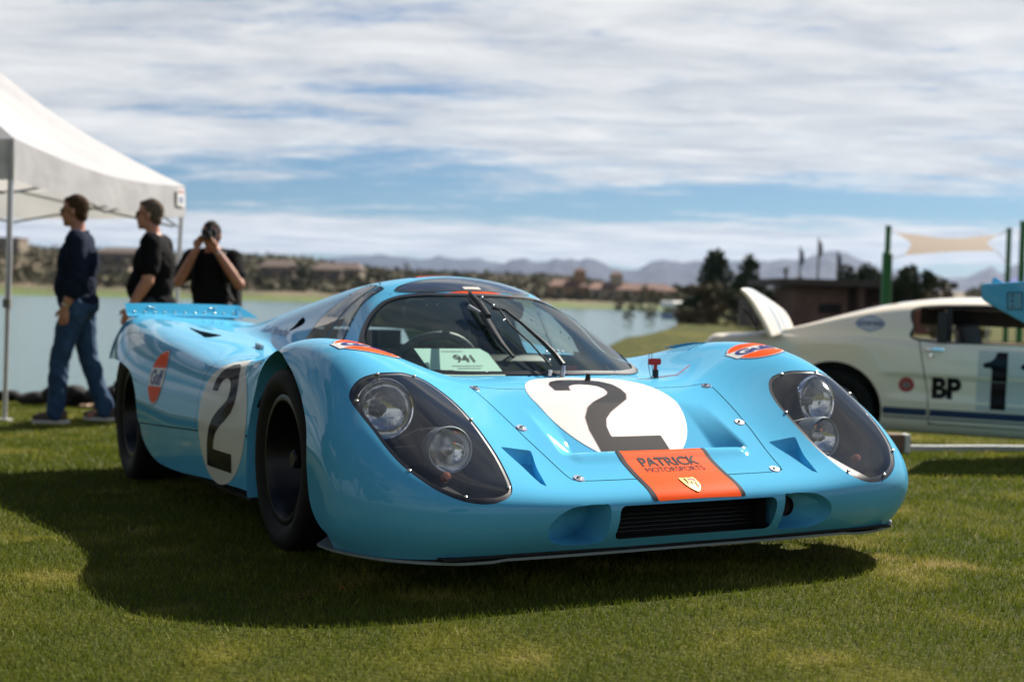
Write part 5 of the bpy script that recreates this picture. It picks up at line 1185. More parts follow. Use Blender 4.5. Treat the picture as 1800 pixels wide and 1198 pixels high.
def hand(mb, wrist, d, palm_n, thumb_dir, curl=.5, s=1.0):
    """palm, four unequal fingers and a thumb; d = towards the fingertips, palm_n = out of the palm"""
    w = Vector(wrist); d = Vector(d).normalized(); n = Vector(palm_n); n = (n-d*n.dot(d)).normalized(); t = d.cross(n).normalized()
    if t.dot(Vector(thumb_dir)) < 0: t = -t
    R_ = Matrix((t, n, d)).transposed(); mb.ball(w+d*.048*s, (.040*s,.017*s,.055*s), 12, 8, R_)
    for k, (o, L) in enumerate(((.030,.072),(.010,.082),(-.011,.076),(-.030,.058))):
        b = w+d*.082*s+t*o*s; a1 = d*math.cos(curl*.5)+n*math.sin(curl*.5); a2 = d*math.cos(curl*1.6)+n*math.sin(curl*1.6); a3 = d*math.cos(curl*2.6)+n*math.sin(curl*2.6)
        limb(mb, [b-d*.02*s, b+a1*L*.45*s, b+(a1*.45+a2*.33)*L*s, b+(a1*.45+a2*.33+a3*.25)*L*s], [.0105*s,.0095*s,.009*s,.0075*s])
    b = w+d*.025*s+t*.030*s; limb(mb, [b, b+(d*.6+t*.7+n*.3).normalized()*.035*s, b+(d*.6+t*.7+n*.3).normalized()*.035*s+(d*.9+t*.2+n*.4).normalized()*.032*s], [.014*s,.012*s,.009*s])
SKIN = mat('skin', (.56,.29,.20), .5, spec=.4, noise=(14,(.50,.22,.15),.35,.65)); SKIN2 = mat('skin_tan', (.47,.235,.155), .5, spec=.4, noise=(14,(.40,.18,.12),.35,.65))
SWEAT = mat('navy_sweater', (.010,.016,.035), .95, spec=.15, bump=(160,.2,.002)); TEE = mat('black_tee', (.007,.007,.008), .95, spec=.15); DENIM = mat('blue_denim', (.016,.050,.115), .85, noise=(7,(.032,.088,.18),.45,.72), bump=(220,.15,.002)); HAIRB = mat('brown_hair', (.050,.027,.014), .85, spec=.12, noise=(40,(.095,.056,.032),.45,.7), bump=(70,.5,.004)); HAIRG = mat('greying_hair', (.085,.060,.042), .85, spec=.12, noise=(45,(.17,.135,.105),.45,.66), bump=(70,.5,.004)); HAIRD = mat('dark_hair', (.018,.012,.010), .8, spec=.15, bump=(70,.5,.004))
SHADES = mat('dark_lens', (.008,.008,.009), .06, coat=1); SUEDE = mat('brown_suede', (.095,.072,.055), .9); SOLE = mat('white_sole', (.55,.54,.52), .7)
def head(mb, c, f, up=(0,0,1), s=1.0):
    """skull, jaw, brow, nose, lips, chin and ears around centre c, looking along f"""
    c, f, up = Vector(c), Vector(f).normalized(), Vector(up); x = f.cross(up).normalized(); up = x.cross(f); R_ = Matrix((x, f, up)).transposed(); P = lambda a, b, d: c+R_ @ Vector((a*s, b*s, d*s))
    mb.ball(P(0,-.012,.030), (.076*s,.098*s,.098*s), 16, 12, R_); mb.ball(P(0,.030,-.035), (.060*s,.068*s,.080*s), 14, 10, R_); mb.ball(P(0,.066,-.090), (.030*s,.026*s,.024*s), 10, 8, R_)
    mb.ball(P(0,.078,.030), (.050*s,.014*s,.012*s), 10, 6, R_); limb(mb, [P(0,.086,.020), P(0,.104,-.014), P(0,.110,-.022)], [.009*s,.011*s,.013*s]); 
    for a in (-.010,.010): mb.ball(P(a,.098,-.024), (.008*s,.009*s,.007*s), 8, 6, R_)
    mb.ball(P(0,.088,-.050), (.024*s,.010*s,.007*s), 10, 6, R_); mb.ball(P(0,.086,-.064), (.021*s,.010*s,.008*s), 10, 6, R_); mb.ball(P(.036,.058,-.015), (.022*s,.020*s,.022*s), 8, 6, R_); mb.ball(P(-.036,.058,-.015), (.022*s,.020*s,.022*s), 8, 6, R_)
    for a in (-1, 1): mb.ball(P(a*.080,-.012,-.005), (.010*s,.020*s,.034*s), 8, 8, R_ @ Matrix.Rotation(a*.25, 3, 'Z'))
    return P, R_
def hair_on(e, P, R_, m, s=1.0, seed=1, top=.012, back=1.0, wave=.006):
    mb = MB(); mb.ball(P(0,-.014,.036), ((.078+top*.3)*s,(.099+top*.3)*s,(.094+top*.7)*s), 18, 14, R_); mb.ball(P(0,-.056,-.020), (.064*s,.046*s,.070*s*back), 14, 10, R_); mb.ball(P(0,.034,.094), (.054*s,.040*s,.020*s+top*s*.5), 12, 8, R_)
    Ri = R_.transposed(); c0 = P(0,0,0)
    def cut(v):
        q = Ri @ (Vector(v)-c0)/s; return (q.y > .048 and q.z < .090-.016*math.cos(q.x*40)) or (q.y > .022 and q.z < .066+.012*math.sin(q.x*90)) or (q.y > -.022 and q.z < .014) or (q.z < -.058 and q.y > -.03) or (q.z < -.078) or (q.y > .006 and q.z < .034)
    return fuse('hair', mb, m, e, .008, 2, wave*2.2, seed, cut)
def shades_on(e, P, R_, s=1.0):
    mb = MB()
    for a in (-1, 1): mb.ball(P(a*.031,.092,.010), (.026*s,.010*s,.019*s), 14, 8, R_ @ Matrix.Rotation(-a*.22, 3, 'Z'))
    g = mb.build('sunglasses', SHADES, e, True); f = MB()
    for a in (-1, 1): f.tube([P(a*.056,.084,.016), P(a*.080,.03,.014), P(a*.084,-.02,.006)], .0028*s, 6)
    f.tube([P(-.008,.103,.014), P(.008,.103,.014)], .003*s, 6); f.build('frame', mat('gold_frame', (.35,.25,.10), .3, metal=1), g, True); return g
def watch_on(e, w, d, r=.033):
    w, d = Vector(w), Vector(d).normalized(); o = MB().lathe([(r-.002,-.010),(r+.003,-.008),(r+.003,.008),(r-.002,.010)], w, d, 20).build('watch', mat('watch_steel', (.55,.54,.5), .25, metal=1), e, True); return o
def shoe(e, ank, f, m, sole):
    a = Vector(ank); f = Vector((f[0], f[1], 0)).normalized(); R_ = rot_to(f); g = a.copy(); mb = MB(); z = a.z-.075
    c = Vector((a.x, a.y, 0)); mb.ball(c+f*.05+Vector((0,0,z+.045)), (.048,.135,.040), 14, 8, R_); mb.ball(c-f*.03+Vector((0,0,z+.06)), (.042,.062,.055), 12, 8, R_); o = fuse('shoe', mb, m, e, .009, 3)
    poly_ = [(.045*math.cos(t)*(1 if math.sin(t) < 0 else 1.08), .145*math.sin(t)) for t in np.linspace(0, 2*math.pi, 20, endpoint=False)]; x = R_ @ Vector((1,0,0))
    MB().prism(poly_, c+f*.035+Vector((0,0,z)), x, f, (0,0,1), .024).build('sole', sole, o)
def person(label, pos, rz, J, hairm, skin, top, wear, hat=None, shoes=(None, None), glasses=True, watch=None, tilt=None, belly=0.0, sleeves='long', girth=1.0):
    e = empty('person', pos, rz, label, 'person'); b = MB()
    for sd in ('L','R'):
        sh, el, wr = J['sh'+sd], J['el'+sd], J['wr'+sd]; limb(b, [sh, el], [.060,.048]); limb(b, [el, Vector(el).lerp(Vector(wr), .35), wr], [.048,.046,.030]); hand(b, wr, J['hd'+sd], J['pn'+sd], J['th'+sd], J.get('curl', .45), 1.0)
        limb(b, [J['hip'+sd], J['kn'+sd], J['an'+sd]], [.088,.058,.042]); limb(b, [J['an'+sd], Vector(J['an'+sd])+Vector((0,.12,-.04))], [.04,.03])
    b.ball((0,.0,1.28), (.168,.120*girth,.20), 16, 12); b.ball((0,.015+belly*.3,1.07), (.155,.122*girth+belly*.3,.17), 16, 12); b.ball((0,-.005,.94), (.158,.122*girth,.12), 16, 12); limb(b, [J['shL'], (0,-.01,1.45), J['shR']], [.062,.075,.062])
    hc, hf = Vector(J['head']), J['look']; limb(b, [(0,-.015,1.42), (hc.x*.6, hc.y*.5-.01, 1.52), hc+Vector((0,-.02,-.06))], [.070,.056,.056]); P, R_ = head(b, hc, hf, J.get('up', (0,0,1)))
    fuse('body', b, skin, e, .0068, 3)
    t = MB(); k = 1.0; g = .016
    t.ball((0,.0,1.27), (.184,.138*girth,.20), 16, 12); t.ball((0,.018+belly*.35,1.09), (.174,.142*girth+belly*.4,.20), 16, 12); t.ball((0,.0,.97), (.176,.142*girth+belly*.15,.10), 16, 10); limb(t, [J['shL'], (0,-.012,1.43), J['shR']], [.076,.082,.076])
    for sd in ('L','R'):
        sh, el, wr = (Vector(J[q+sd]) for q in ('sh','el','wr'))
        if sleeves == 'long': limb(t, [sh, el, el.lerp(wr, .50)], [.084,.070,.060])
        else: limb(t, [sh, sh.lerp(el, .66)], [.088,.082])
    if sleeves == 'long': t.lathe([(.062,0),(.068,.012),(.066,.035),(.056,.04)], (0,-.012,1.475), (0,.15,1), 16)
    fuse('sweater' if sleeves == 'long' else 'shirt', t, top, e, .010, 4, .016, 3)
    j = MB(); j.ball((0,-.006,.93), (.168,.134*girth,.105), 16, 10)
    for sd in ('L','R'):
        h_, k_, a_ = (Vector(J[q+sd]) for q in ('hip','kn','an')); limb(j, [h_, h_.lerp(k_, .5), k_, k_.lerp(a_, .5), a_+Vector((0,0,.0))], [.105,.094,.078,.072,.074])
    fuse('jeans', j, wear, e, .011, 4, .022, 8)
    hair_on(e, P, R_, hairm, 1.0, 3)
    if glasses: shades_on(e, P, R_)
    for sd, m_ in (('L', shoes[0]), ('R', shoes[1])): shoe(e, J['an'+sd], J.get('toe'+sd, (0,1)), m_ or SUEDE, SOLE)
    if watch: watch_on(e, Vector(J['wr'+watch]).lerp(Vector(J['el'+watch]), .10), Vector(J['wr'+watch])-Vector(J['el'+watch]), .031)
    return e, P, R_
def stand(px, D): 
    X = CAMW[0]+(px-900)/FPX*D; Y = CAMW[1]+D; return (X, Y, float(ground_z(X, Y)))
J1 = dict(shL=(-.175,-.015,1.44), elL=(-.215,-.045,1.15), wrL=(-.205,.055,.915), hdL=(.02,.12,-1), pnL=(1,0,.1), thL=(0,1,0), shR=(.175,.0,1.44), elR=(.225,-.02,1.15), wrR=(.20,.08,.92), hdR=(0,.1,-1), pnR=(-1,0,.1), thR=(0,1,0),
  hipL=(-.095,.0,.92), knL=(-.105,.115,.51), anL=(-.11,.135,.095), hipR=(.095,-.01,.92), knR=(.105,-.065,.51), anR=(.11,-.20,.10), head=(0,.035,1.665), look=(.12,1,-.05), toeL=(0,1), toeR=(.15,1), curl=.5)
person('man in a navy sweater, blue jeans and sunglasses standing by the tent pole, looking left', stand(136, 10.05), math.radians(97), J1, HAIRB, SKIN2, SWEAT, DENIM, watch='L', belly=.0, girth=1.16)
J2 = dict(shL=(-.185,-.02,1.44), elL=(-.225,-.01,1.14), wrL=(-.215,.13,.92), hdL=(.05,.35,-1), pnL=(1,0,.1), thL=(0,1,0), shR=(.185,-.01,1.44), elR=(.24,-.03,1.15), wrR=(.22,.05,.90), hdR=(0,.1,-1), pnR=(-1,0,.1), thR=(0,1,0),
  hipL=(-.10,.0,.92), knL=(-.11,.04,.50), anL=(-.12,.0,.09), hipR=(.10,-.01,.92), knR=(.11,.0,.50), anR=(.12,-.05,.09), head=(0,.045,1.665), look=(0,1,.0), curl=.4)
person('man in a black short-sleeved shirt and sunglasses behind the race car tail, in profile', stand(269, 10.3), math.radians(91), J2, HAIRG, SKIN, TEE, mat('dark_trousers', (.03,.035,.045), .85), belly=.035, sleeves='short', girth=1.22)
J3 = dict(shL=(-.185,.0,1.40), elL=(-.285,.15,1.17), wrL=(-.095,.245,1.475), hdL=(.42,-.1,1), pnL=(.5,.3,.0), thL=(.3,.6,0), shR=(.185,.0,1.40), elR=(.26,.15,1.18), wrR=(.080,.235,1.475), hdR=(-.35,-.05,1), pnR=(-.6,.4,0), thR=(-.3,.6,0),
  hipL=(-.10,.0,.92), knL=(-.12,.02,.50), anL=(-.15,.0,.09), hipR=(.10,.0,.92), knR=(.12,.02,.50), anR=(.14,-.02,.09), head=(0,.06,1.60), look=(0,1,-.12), curl=.75)
e3, P3, R3 = person('photographer in a black shirt holding a camera to his face', stand(371, 11.5), math.radians(178), J3, HAIRD, SKIN2, TEE, mat('dark_trousers', (.03,.035,.045), .85), glasses=False, watch='L', sleeves='short')
M3 = e3.matrix_basis if False else Matrix.Translation(e3.location) @ Matrix.Rotation(math.radians(178), 4, 'Z')
cam_e = empty('camera', (0,0,0), 0, 'black camera held up to the photographer face', 'camera'); cam_e.matrix_world = M3
MB().box((-.025,.205,1.605), (.135,.06,.095), None, .012).build('camera_body', BLACKP, cam_e); MB().lathe([(.030,0),(.035,.01),(.036,.06),(.033,.085),(.001,.07)], (-.03,.235,1.60), (-.05,1,-.05), 20).build('camera_lens', mat('lens_black', (.015,.015,.016), .25), cam_e, True); MB().box((-.025,.205,1.66), (.05,.05,.03), None, .008).build('viewfinder', BLACKP, cam_e)
bp3 = empty('backpack', (0,0,0), 0, 'black backpack worn by the photographer', 'backpack'); bp3.matrix_world = M3
MB().box((-.05,-.20,1.16), (.34,.17,.50), None, .07).build('bag_body', mat('bag_black', (.010,.010,.011), .8), bp3, True)
for s_ in (-1, 1): MB().tube([(s_*.12,-.14,1.36),(s_*.125,-.05,1.475),(s_*.13,.10,1.44),(s_*.14,.135,1.30),(s_*.16,.08,1.12),(s_*.17,-.12,1.02)], .022, 8, True, .5).build('strap', mat('strap_black', (.014,.014,.015), .8), bp3, True)

# ------------------------------------------------------------------ white pop-up tent
TENT = mat('tent_fabric', (.60,.595,.63), .75, bump=(4,.45,.03), noise=(1.6,(.52,.52,.56),.48,.70,6))  # grey dapple noise puts soft shade on the roof into the cloth colour
def tent_nodes():
    nt = TENT.node_tree; N = nt.nodes; L = nt.links; p_ = N['Principled BSDF']; tr = N.new('ShaderNodeBsdfTranslucent'); tr.inputs[0].default_value = (.60,.585,.57,1); mx = N.new('ShaderNodeMixShader'); mx.inputs[0].default_value = .40
    L.new(p_.outputs[0], mx.inputs[1]); L.new(tr.outputs[0], mx.inputs[2]); L.new(mx.outputs[0], N['Material Output'].inputs[0])
tent_nodes()
TPOLE = mat('tent_pole', (.62,.62,.62), .35, metal=.6)
tn = empty('tent', (0,0,0), 0, 'white pop-up canopy tent on metal legs at the left edge', 'tent')
def tp(px, py, D): return Vector(at(px, py, D))
A0, A1 = tp(25, 243, 10.4), tp(325, 327, 13.8)          # top of the valance: near right corner, far right corner
zt = (A0.z+A1.z)/2; A0.z += 0; WX = 3.6; B0, B1 = A0+Vector((-WX,-.15,0)), A1+Vector((-WX,-.15,0))
PK = (A0+A1+B0+B1)/4; PK.z = zt+1.46
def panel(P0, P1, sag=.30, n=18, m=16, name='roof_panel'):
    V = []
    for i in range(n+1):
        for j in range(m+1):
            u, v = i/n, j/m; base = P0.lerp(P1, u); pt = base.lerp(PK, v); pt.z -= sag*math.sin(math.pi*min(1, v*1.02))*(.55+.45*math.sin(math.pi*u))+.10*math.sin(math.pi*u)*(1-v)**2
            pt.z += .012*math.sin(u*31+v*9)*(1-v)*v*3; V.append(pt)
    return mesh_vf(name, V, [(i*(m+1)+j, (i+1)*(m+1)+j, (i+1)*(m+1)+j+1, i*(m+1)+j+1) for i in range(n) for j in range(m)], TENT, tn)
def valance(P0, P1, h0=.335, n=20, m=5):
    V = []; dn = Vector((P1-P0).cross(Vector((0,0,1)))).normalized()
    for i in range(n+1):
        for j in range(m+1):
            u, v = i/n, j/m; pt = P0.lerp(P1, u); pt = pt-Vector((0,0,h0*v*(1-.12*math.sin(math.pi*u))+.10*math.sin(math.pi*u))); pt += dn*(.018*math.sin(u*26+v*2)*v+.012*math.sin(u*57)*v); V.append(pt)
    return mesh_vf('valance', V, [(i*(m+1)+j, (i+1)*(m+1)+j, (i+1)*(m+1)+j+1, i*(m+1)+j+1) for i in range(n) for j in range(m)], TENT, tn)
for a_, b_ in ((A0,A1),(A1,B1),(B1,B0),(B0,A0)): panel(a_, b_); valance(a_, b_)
for q, (bx, by) in zip((A0,A1,B0,B1), ((8,740),(316,688),(None,None),(None,None))):
    top = q+Vector((-.03 if q in (A0,A1) else .03, .03, -.02))
    if bx is not None:
        D_ = (top-Vector(CAMW)).dot(Vector(FWD_W)) if False else (10.4 if q == A0 else 15.4); ft = tp(bx, by, D_); ft.z = float(ground_z(ft.x, ft.y)) if q == A0 else ft.z
        if q == A1: ft = Vector((top.x-.03, min(top.y, 9.2), 0)); ft.z = float(ground_z(ft.x, ft.y)); top = top
    else: ft = Vector((top.x, min(top.y, 9.2), 0)); ft.z = float(ground_z(ft.x, ft.y))
    l = MB().tube([ft, ft.lerp(top, .42)], .019, 8).build('leg', TPOLE, tn, True); MB().tube([ft.lerp(top, .40), top], .024, 8).build('upper_leg', TPOLE, l, True); MB().box(ft.lerp(top, .42), (.06,.06,.07)).build('slider', mat('grey_plastic', (.2,.2,.2), .5), l); MB().box(ft+Vector((0,0,.01)), (.10,.10,.02)).build('foot', TPOLE, l)
def truss(P0, P1, drop=.34):
    k = 2
    for i in range(k):
        a_, b_ = P0.lerp(P1, i/k), P0.lerp(P1, (i+1)/k)
        for s_ in (0, 1): MB().tube([a_-Vector((0,0,.10+drop*s_)), b_-Vector((0,0,.10+drop*(1-s_)))], .012, 6).build('scissor_bar', mat('bar_grey', (.34,.34,.34), .4, metal=.5), tn, True)
ins = lambda P, o: P+Vector((o[0], o[1], 0))
truss(ins(A0,(-.06,.05)), ins(A1,(-.06,-.05))); truss(ins(A1,(-.1,-.06)), ins(B1,(.1,-.06))); truss(ins(A0,(-.1,.06)), ins(B0,(.1,.06)))
for q in (A0, A1): MB().tube([q-Vector((.05,0,.2)), PK-Vector((0,0,.2))], .014, 6).build('roof_rafter', TPOLE, tn, True)
lb = A0.lerp(A1, .955)-Vector((-.022,0,.13)); dv = (A1-A0).normalized()
lo = MB().prism([(-.09,-.10),(.09,-.10),(.09,.085),(-.09,.085)], lb, dv, (0,0,1), (1,0,0), .003).build('tent_label', mat('label_white', (.70,.69,.70), .7), tn)
MB().prism([(.042*math.cos(t), .042*math.sin(t)-.035) for t in np.linspace(0, 6.283, 16, endpoint=False)], lb+Vector((.004,0,0)), dv, (0,0,1), (1,0,0), .002).build('label_emblem', mat('label_blue', (.16,.20,.36), .7), lo)
MB().prism([(-.07,.04),(.07,.04),(.07,.062),(-.07,.062)], lb+Vector((.004,0,0)), dv, (0,0,1), (1,0,0), .002).build('label_strip', mat('label_red', (.45,.20,.20), .7), lo)

# bags and bits lying on the grass behind the first man
def blob(name, label, cat, px, py, D, r, m, seed):
    X = CAMW[0]+(px-900)/FPX*D; Y = CAMW[1]+D; e = empty(name, (X, Y, float(ground_z(X, Y))), 0, label, cat); b = MB(); rr = np.random.default_rng(seed)
    for k in range(7): b.ball((rr.normal()*r[0]*.45, rr.normal()*r[1]*.4, r[2]*(.35+.35*rr.random())), (r[0]*.5, r[1]*.5, r[2]*.5), 10, 7)
    fuse('fabric', b, m, e, .02, 2, .03, seed); return e
blob('bag', 'flat black cloth bag lying on the grass beside the first man', 'bag', 62, 716, 12.9, (.30,.18,.12), mat('bag_cloth', (.012,.012,.014), .85), 2)
blob('bag', 'black rucksack lying on the grass between the first man legs', 'bag', 140, 712, 12.7, (.26,.2,.20), mat('bag_cloth', (.012,.012,.014), .85), 3)
blob('cushion', 'bright blue cushion on the grass behind the first man', 'cushion', 158, 694, 13.2, (.15,.12,.12), mat('blue_cloth', (.012,.085,.28), .7), 4)
blob('bag', 'dark bag on the grass behind the race car rear tyre', 'bag', 205, 705, 12.8, (.20,.2,.24), mat('bag_navy', (.010,.016,.03), .85), 6)
blob('pouch', 'tan leather pouch beside the dark bags on the grass', 'pouch', 158, 722, 12.3, (.09,.07,.05), mat('tan_leather', (.30,.20,.13), .7), 5)

# ------------------------------------------------------------------ white coupe with its boot lid open
CW = mat('cream_white_paint', (.90,.79,.61), .35, coat=.8, coat_rough=.05); CS = mat('blue_stripe', (.018,.045,.115), .35, coat=.8)
MD_, MPX = 10.1, 1464.0
mu = empty('white_coupe', label='cream white coupe with navy side stripe, racing numbers and open boot lid', cat='car')
mo = Vector((CAMW[0]+(MPX-900)/FPX*MD_, CAMW[1]+MD_, 0)); mo.z = .82+.005-(800-543)/FPX*MD_
mu.location = mo; mu.rotation_euler = (math.radians(-.6), math.radians(1.0), math.radians(-17))
# local frame: x forward (to the right), y to the far side, z up; rear axle at x = 0; near side at y = 0
def prof(pts, x): return interp1(np.asarray(x, float).ravel(), [p[0] for p in pts], [p[1] for p in pts]).reshape(np.shape(x))
TOPZ = [(-1.12,.62),(-1.05,.80),(-.9,.885),(-.6,.915),(-.2,.925),(.3,.925),(.8,.905),(1.6,.89),(2.4,.89),(2.9,.89),(3.3,.84),(3.55,.70)]
xs = np.linspace(-1.12, 3.55, 190); HALFW = .86
def sec(x, side):
    zt_ = float(prof(TOPZ, np.array(x))); zb_ = .20; pts = []
    hip = .035*math.exp(-((x+.05)/.55)**2)
    for z, inn in ((zb_,.09),(zb_+.06,.045),(zb_+.17,.022),(.46,.012),(.60,.0),(.70,.0),(zt_-.10,.012-hip*.5),(zt_-.035,.035-hip),(zt_,.10-hip*.6),(zt_+.008,.25),(zt_+.010,.86)): pts.append((z, inn))
    return pts
tv = np.linspace(0, 1, 60); P = np.zeros((len(xs), 60, 3))
for i, x in enumerate(xs):
    s_ = np.array(sec(x, 0)); d_ = np.concatenate([[0], np.cumsum(np.hypot(*np.diff(s_, axis=0).T))]); d_ /= d_[-1]; d_ = .5*d_+.5*np.linspace(0, 1, len(d_)); q = spline(d_, s_, tv); q[:,1] = np.maximum(q[:,1], -.04)
    P[i,:,0] = x; P[i,:,1] = q[:,1]; P[i,:,2] = q[:,0]
# plan taper at the tail
P[...,1] += (.10*np.clip((-xs-.55)/.57, 0, 1)**2)[:,None]*np.clip(1-P[...,1]/.8, 0, 1)
# side sculpting: long spear and the scoop ahead of the rear wheel
yy, zz = P[...,1], P[...,2]; xg = P[...,0]
cove = sstep(.30, .42, xg-.0*(zz))*sstep(.46, .49, zz)*(1-sstep(.625, .645, zz))*(1-sstep(3.0, 3.4, xg)); P[...,1] += .022*cove*sstep(.30+.30*0, .30+.34, xg+(zz-.45)*.55)
near = Grid.from_uv(P)
aw = lambda g_: np.hypot(g_.V[:,0], (g_.V[:,2]-.335)*.98)-.375
awm = lambda g_: np.where((g_.V[:,1] < .3) & (g_.V[:,2] < .8), aw(g_), 1.0)
_, near = near.split(awm(near)); lipw = near.wall(near.rim, lambda A: A+[0,.07,0])
afw = lambda g_: np.where((g_.V[:,1] < .3) & (g_.V[:,2] < .8), np.hypot(g_.V[:,0]-2.74, (g_.V[:,2]-.335)*.98)-.37, 1.0); _, near = near.split(afw(near))
dr = np.array([(.665,1.5),(.630,.93),(.665,.75),(.715,.50),(.73,.27),(2.02,.27),(2.02,1.5)])
door_f = lambda g_: np.where(g_.V[:,1] < .3, sdf_poly(g_.V[:, [0,2]], dr), 1.0)
drg, near = near.split(door_f(near)+.003); drj, near = near.split(door_f(near)-.003)
cen = HALFW*2
farside = Grid(near.join(drg).V*[1,-1,1]+[0,cen,0], [f[::-1] for f in near.join(drg).F])
near.join(lipw).build('body', CW, mu); farside.build('body', CW, mu); drg.build('door', CW, mu); pushed(drj, .004).build('door_gap', DARK, mu)
# fastback cabin as a loft over the deck
RZ = [(-.62,.915),(-.4,.955),(-.1,1.045),(.2,1.135),(.45,1.195),(.62,1.225),(.9,1.258),(1.3,1.272),(1.6,1.262),(1.85,1.20),(2.1,1.08),(2.4,.90)]
xs2 = np.linspace(-.62, 2.40, 150); P2 = np.zeros((150, 46, 3)); tq = np.linspace(0, 1, 46)
for i, x in enumerate(xs2):
    zr = float(prof(RZ, np.array(x))); zb_ = float(prof(TOPZ, np.array(x)))-.02; h = max(zr-zb_, .002); inset = .055+.02*sstep(.4, 1.0, x)
    s_ = np.array([(zb_,inset),(zb_+h*.35,inset+.10*h*.9),(zb_+h*.70,inset+.36*h),(zb_+h*.90,inset+.62*h),(zb_+h*.975,inset+.95*h+.04),(zr,inset+1.0*h+.22),(zr+.012,HALFW)])
    d_ = np.concatenate([[0], np.cumsum(np.hypot(*np.diff(s_, axis=0).T))]); d_ = d_/d_[-1]; d_ = .6*d_+.4*np.linspace(0, 1, 7); q = spline(d_, s_, tq); P2[i,:,0] = x; P2[i,:,1] = q[:,1]; P2[i,:,2] = q[:,0]
cab = Grid.from_uv(P2)
wn = smooth_poly([(.640,.918),(.598,1.02),(.572,1.10),(.59,1.150),(.71,1.180),(1.0,1.198),(1.35,1.205),(1.62,1.19),(1.95,1.05),(2.12,.925),(1.4,.916)], 5)
wf = lambda g_, o=0: np.where(g_.V[:,1] < .62, sdf_poly(g_.V[:, [0,2]], wn)+o, 1.0)
wng, cab = cab.split(wf(cab)); wse, cab = cab.split(wf(cab, -.012))
cab2 = Grid(cab.V*[1,-1,1]+[0,cen,0], [f[::-1] for f in cab.F]); cab.build('roof', CW, mu); cab2.build('roof', CW, mu)
pushed(wse, .002).build('window_seal', BLACKP, mu); fs2 = Grid(wse.V*[1,-1,1]+[0,cen,0], [f[::-1] for f in wse.F]); fs2.build('window_seal', BLACKP, mu)
inn = MB(); inn.box((.35,cen/2,.72), (1.6,1.45,.36)); inn.box((.36,cen/2,.98), (.45,1.2,.14)); inn.box((1.4,cen/2,.60), (1.3,1.4,.1)); inn.box((2.2,cen/2,.78), (.3,1.4,.20)); inn.box((1.15,cen/2,1.19), (.9,.9,.03)); inn.box((1.35,cen-.30,1.12), (1.4,.02,.16)); inn.build('cabin_lining', DARK, mu)  # last box is an added dark panel blocking the upper far-side window
inn2 = MB(); inn2.tube([(.86,.30,.86),(.86,.32,1.18)], .022, 8); inn2.tube([(.86,1.42,.86),(.86,1.40,1.18)], .022, 8); inn2.tube([(.86,.32,1.17),(.86,1.40,1.17)], .022, 8); inn2.build('roll_bar', BLACKP, mu)
for y_ in (.42, 1.28): MB().box((1.05,y_,.80), (.16,.46,.52), Matrix.Rotation(-.2, 3, 'Y'), .05).build('seat', BLACKP, mu, True)
MB().box((.80,.085,1.02), (.07,.05,.24), Matrix.Rotation(.0, 3, 'Y')).build('window_pillar', BLACKP, mu)
# rear window strip, wheel, lid, stripe, handle, print
for (x_, m_) in ((0, 'w'), (2.74, 'w')):
    for yq, sg in ((.02+.11, -1), (cen-.13, 1)):
        e = empty('wheel'); e.parent = mu; e.location = (x_, yq, .322); R_ = .322
        MB().lathe([(.205,-.08),(.24,-.105),(R_*.93,-.11),(R_,-.085),(R_,.085),(R_*.93,.11),(.24,.105),(.205,.08)], (0,0,0), (0,sg,0), 48).build('tyre', RUBBER, e, True)
        MB().lathe([(.208,.098),(.200,.104),(.190,.09),(.175,.05),(.165,.01),(.10,.03),(.05,.05),(.001,.05)], (0,0,0), (0,sg,0), 40).build('rim', mat('wheel_grey', (.34,.33,.31), .35, metal=.7), e, True)
        for k in range(5):
            a = 2*math.pi*k/5; MB().tube([(.05*math.cos(a), sg*.05, .05*math.sin(a)),(.16*math.cos(a), sg*.03, .16*math.sin(a))], .018, 6).build('spoke', mat('wheel_dark', (.06,.055,.05), .4, metal=.6), e, True)
for x_ in (0, 2.74): MB().lathe([(.40,.10),(.40,.5),(.001,.5)], (x_,0,.335), (0,1,0), 28).build('wheel_well', DARK, mu, True, fix=False)
fl2 = MB(); fl2.box((1.2,cen/2,.22), (4.4,1.5,.06)); fl2.build('floor_pan', DARK, mu)
NE = smooth_poly([(1356,594),(1344,568),(1331,545),(1317,522),(1303,507)], 4, False); FE = smooth_poly([(1397,585),(1391,566),(1379,546),(1354,527),(1329,511)], 4, False); n_ = len(NE)-1; V = []
for i in range(n_+1):
    a_, b_ = Vector(at(NE[i][0], NE[i][1], 9.75)), Vector(at(FE[i][0], FE[i][1], 10.85))
    for j in range(11): V.append(a_.lerp(b_, j/10)+Vector((0,0,.015*math.sin(math.pi*j/10))))
lidF = [(i*11+j+1, (i+1)*11+j+1, (i+1)*11+j, i*11+j) for i in range(n_) for j in range(10)]
mi = [1 if f[2] % 11 in (4, 6) else 0 for f in lidF]
PALE = mat('pale_blue_stripe', (.20,.30,.42), .35, coat=.8)
lid = mesh_vf('boot_lid', V, lidF, [CW, PALE, mat('lid_lining', (.02,.03,.03), .8)], mu, True, mi)
lid.matrix_parent_inverse = (Matrix.Translation(mu.location) @ mu.rotation_euler.to_matrix().to_4x4()).inverted()
sd_ = lid.modifiers.new('s', 'SOLIDIFY'); sd_.thickness = .02; sd_.offset = -1; sd_.material_offset = 2
MB().tube([(-.62,.34,.90),(-.78,.34,1.12)], .012, 6).build('lid_strut', BLACKP, mu)
dk_ = MB(); dk_.box((-.72,cen/2,.872), (.38,1.0,.03)); dk_.build('boot_opening', DARK, mu)
SIDE = bvh_of(near, drg)
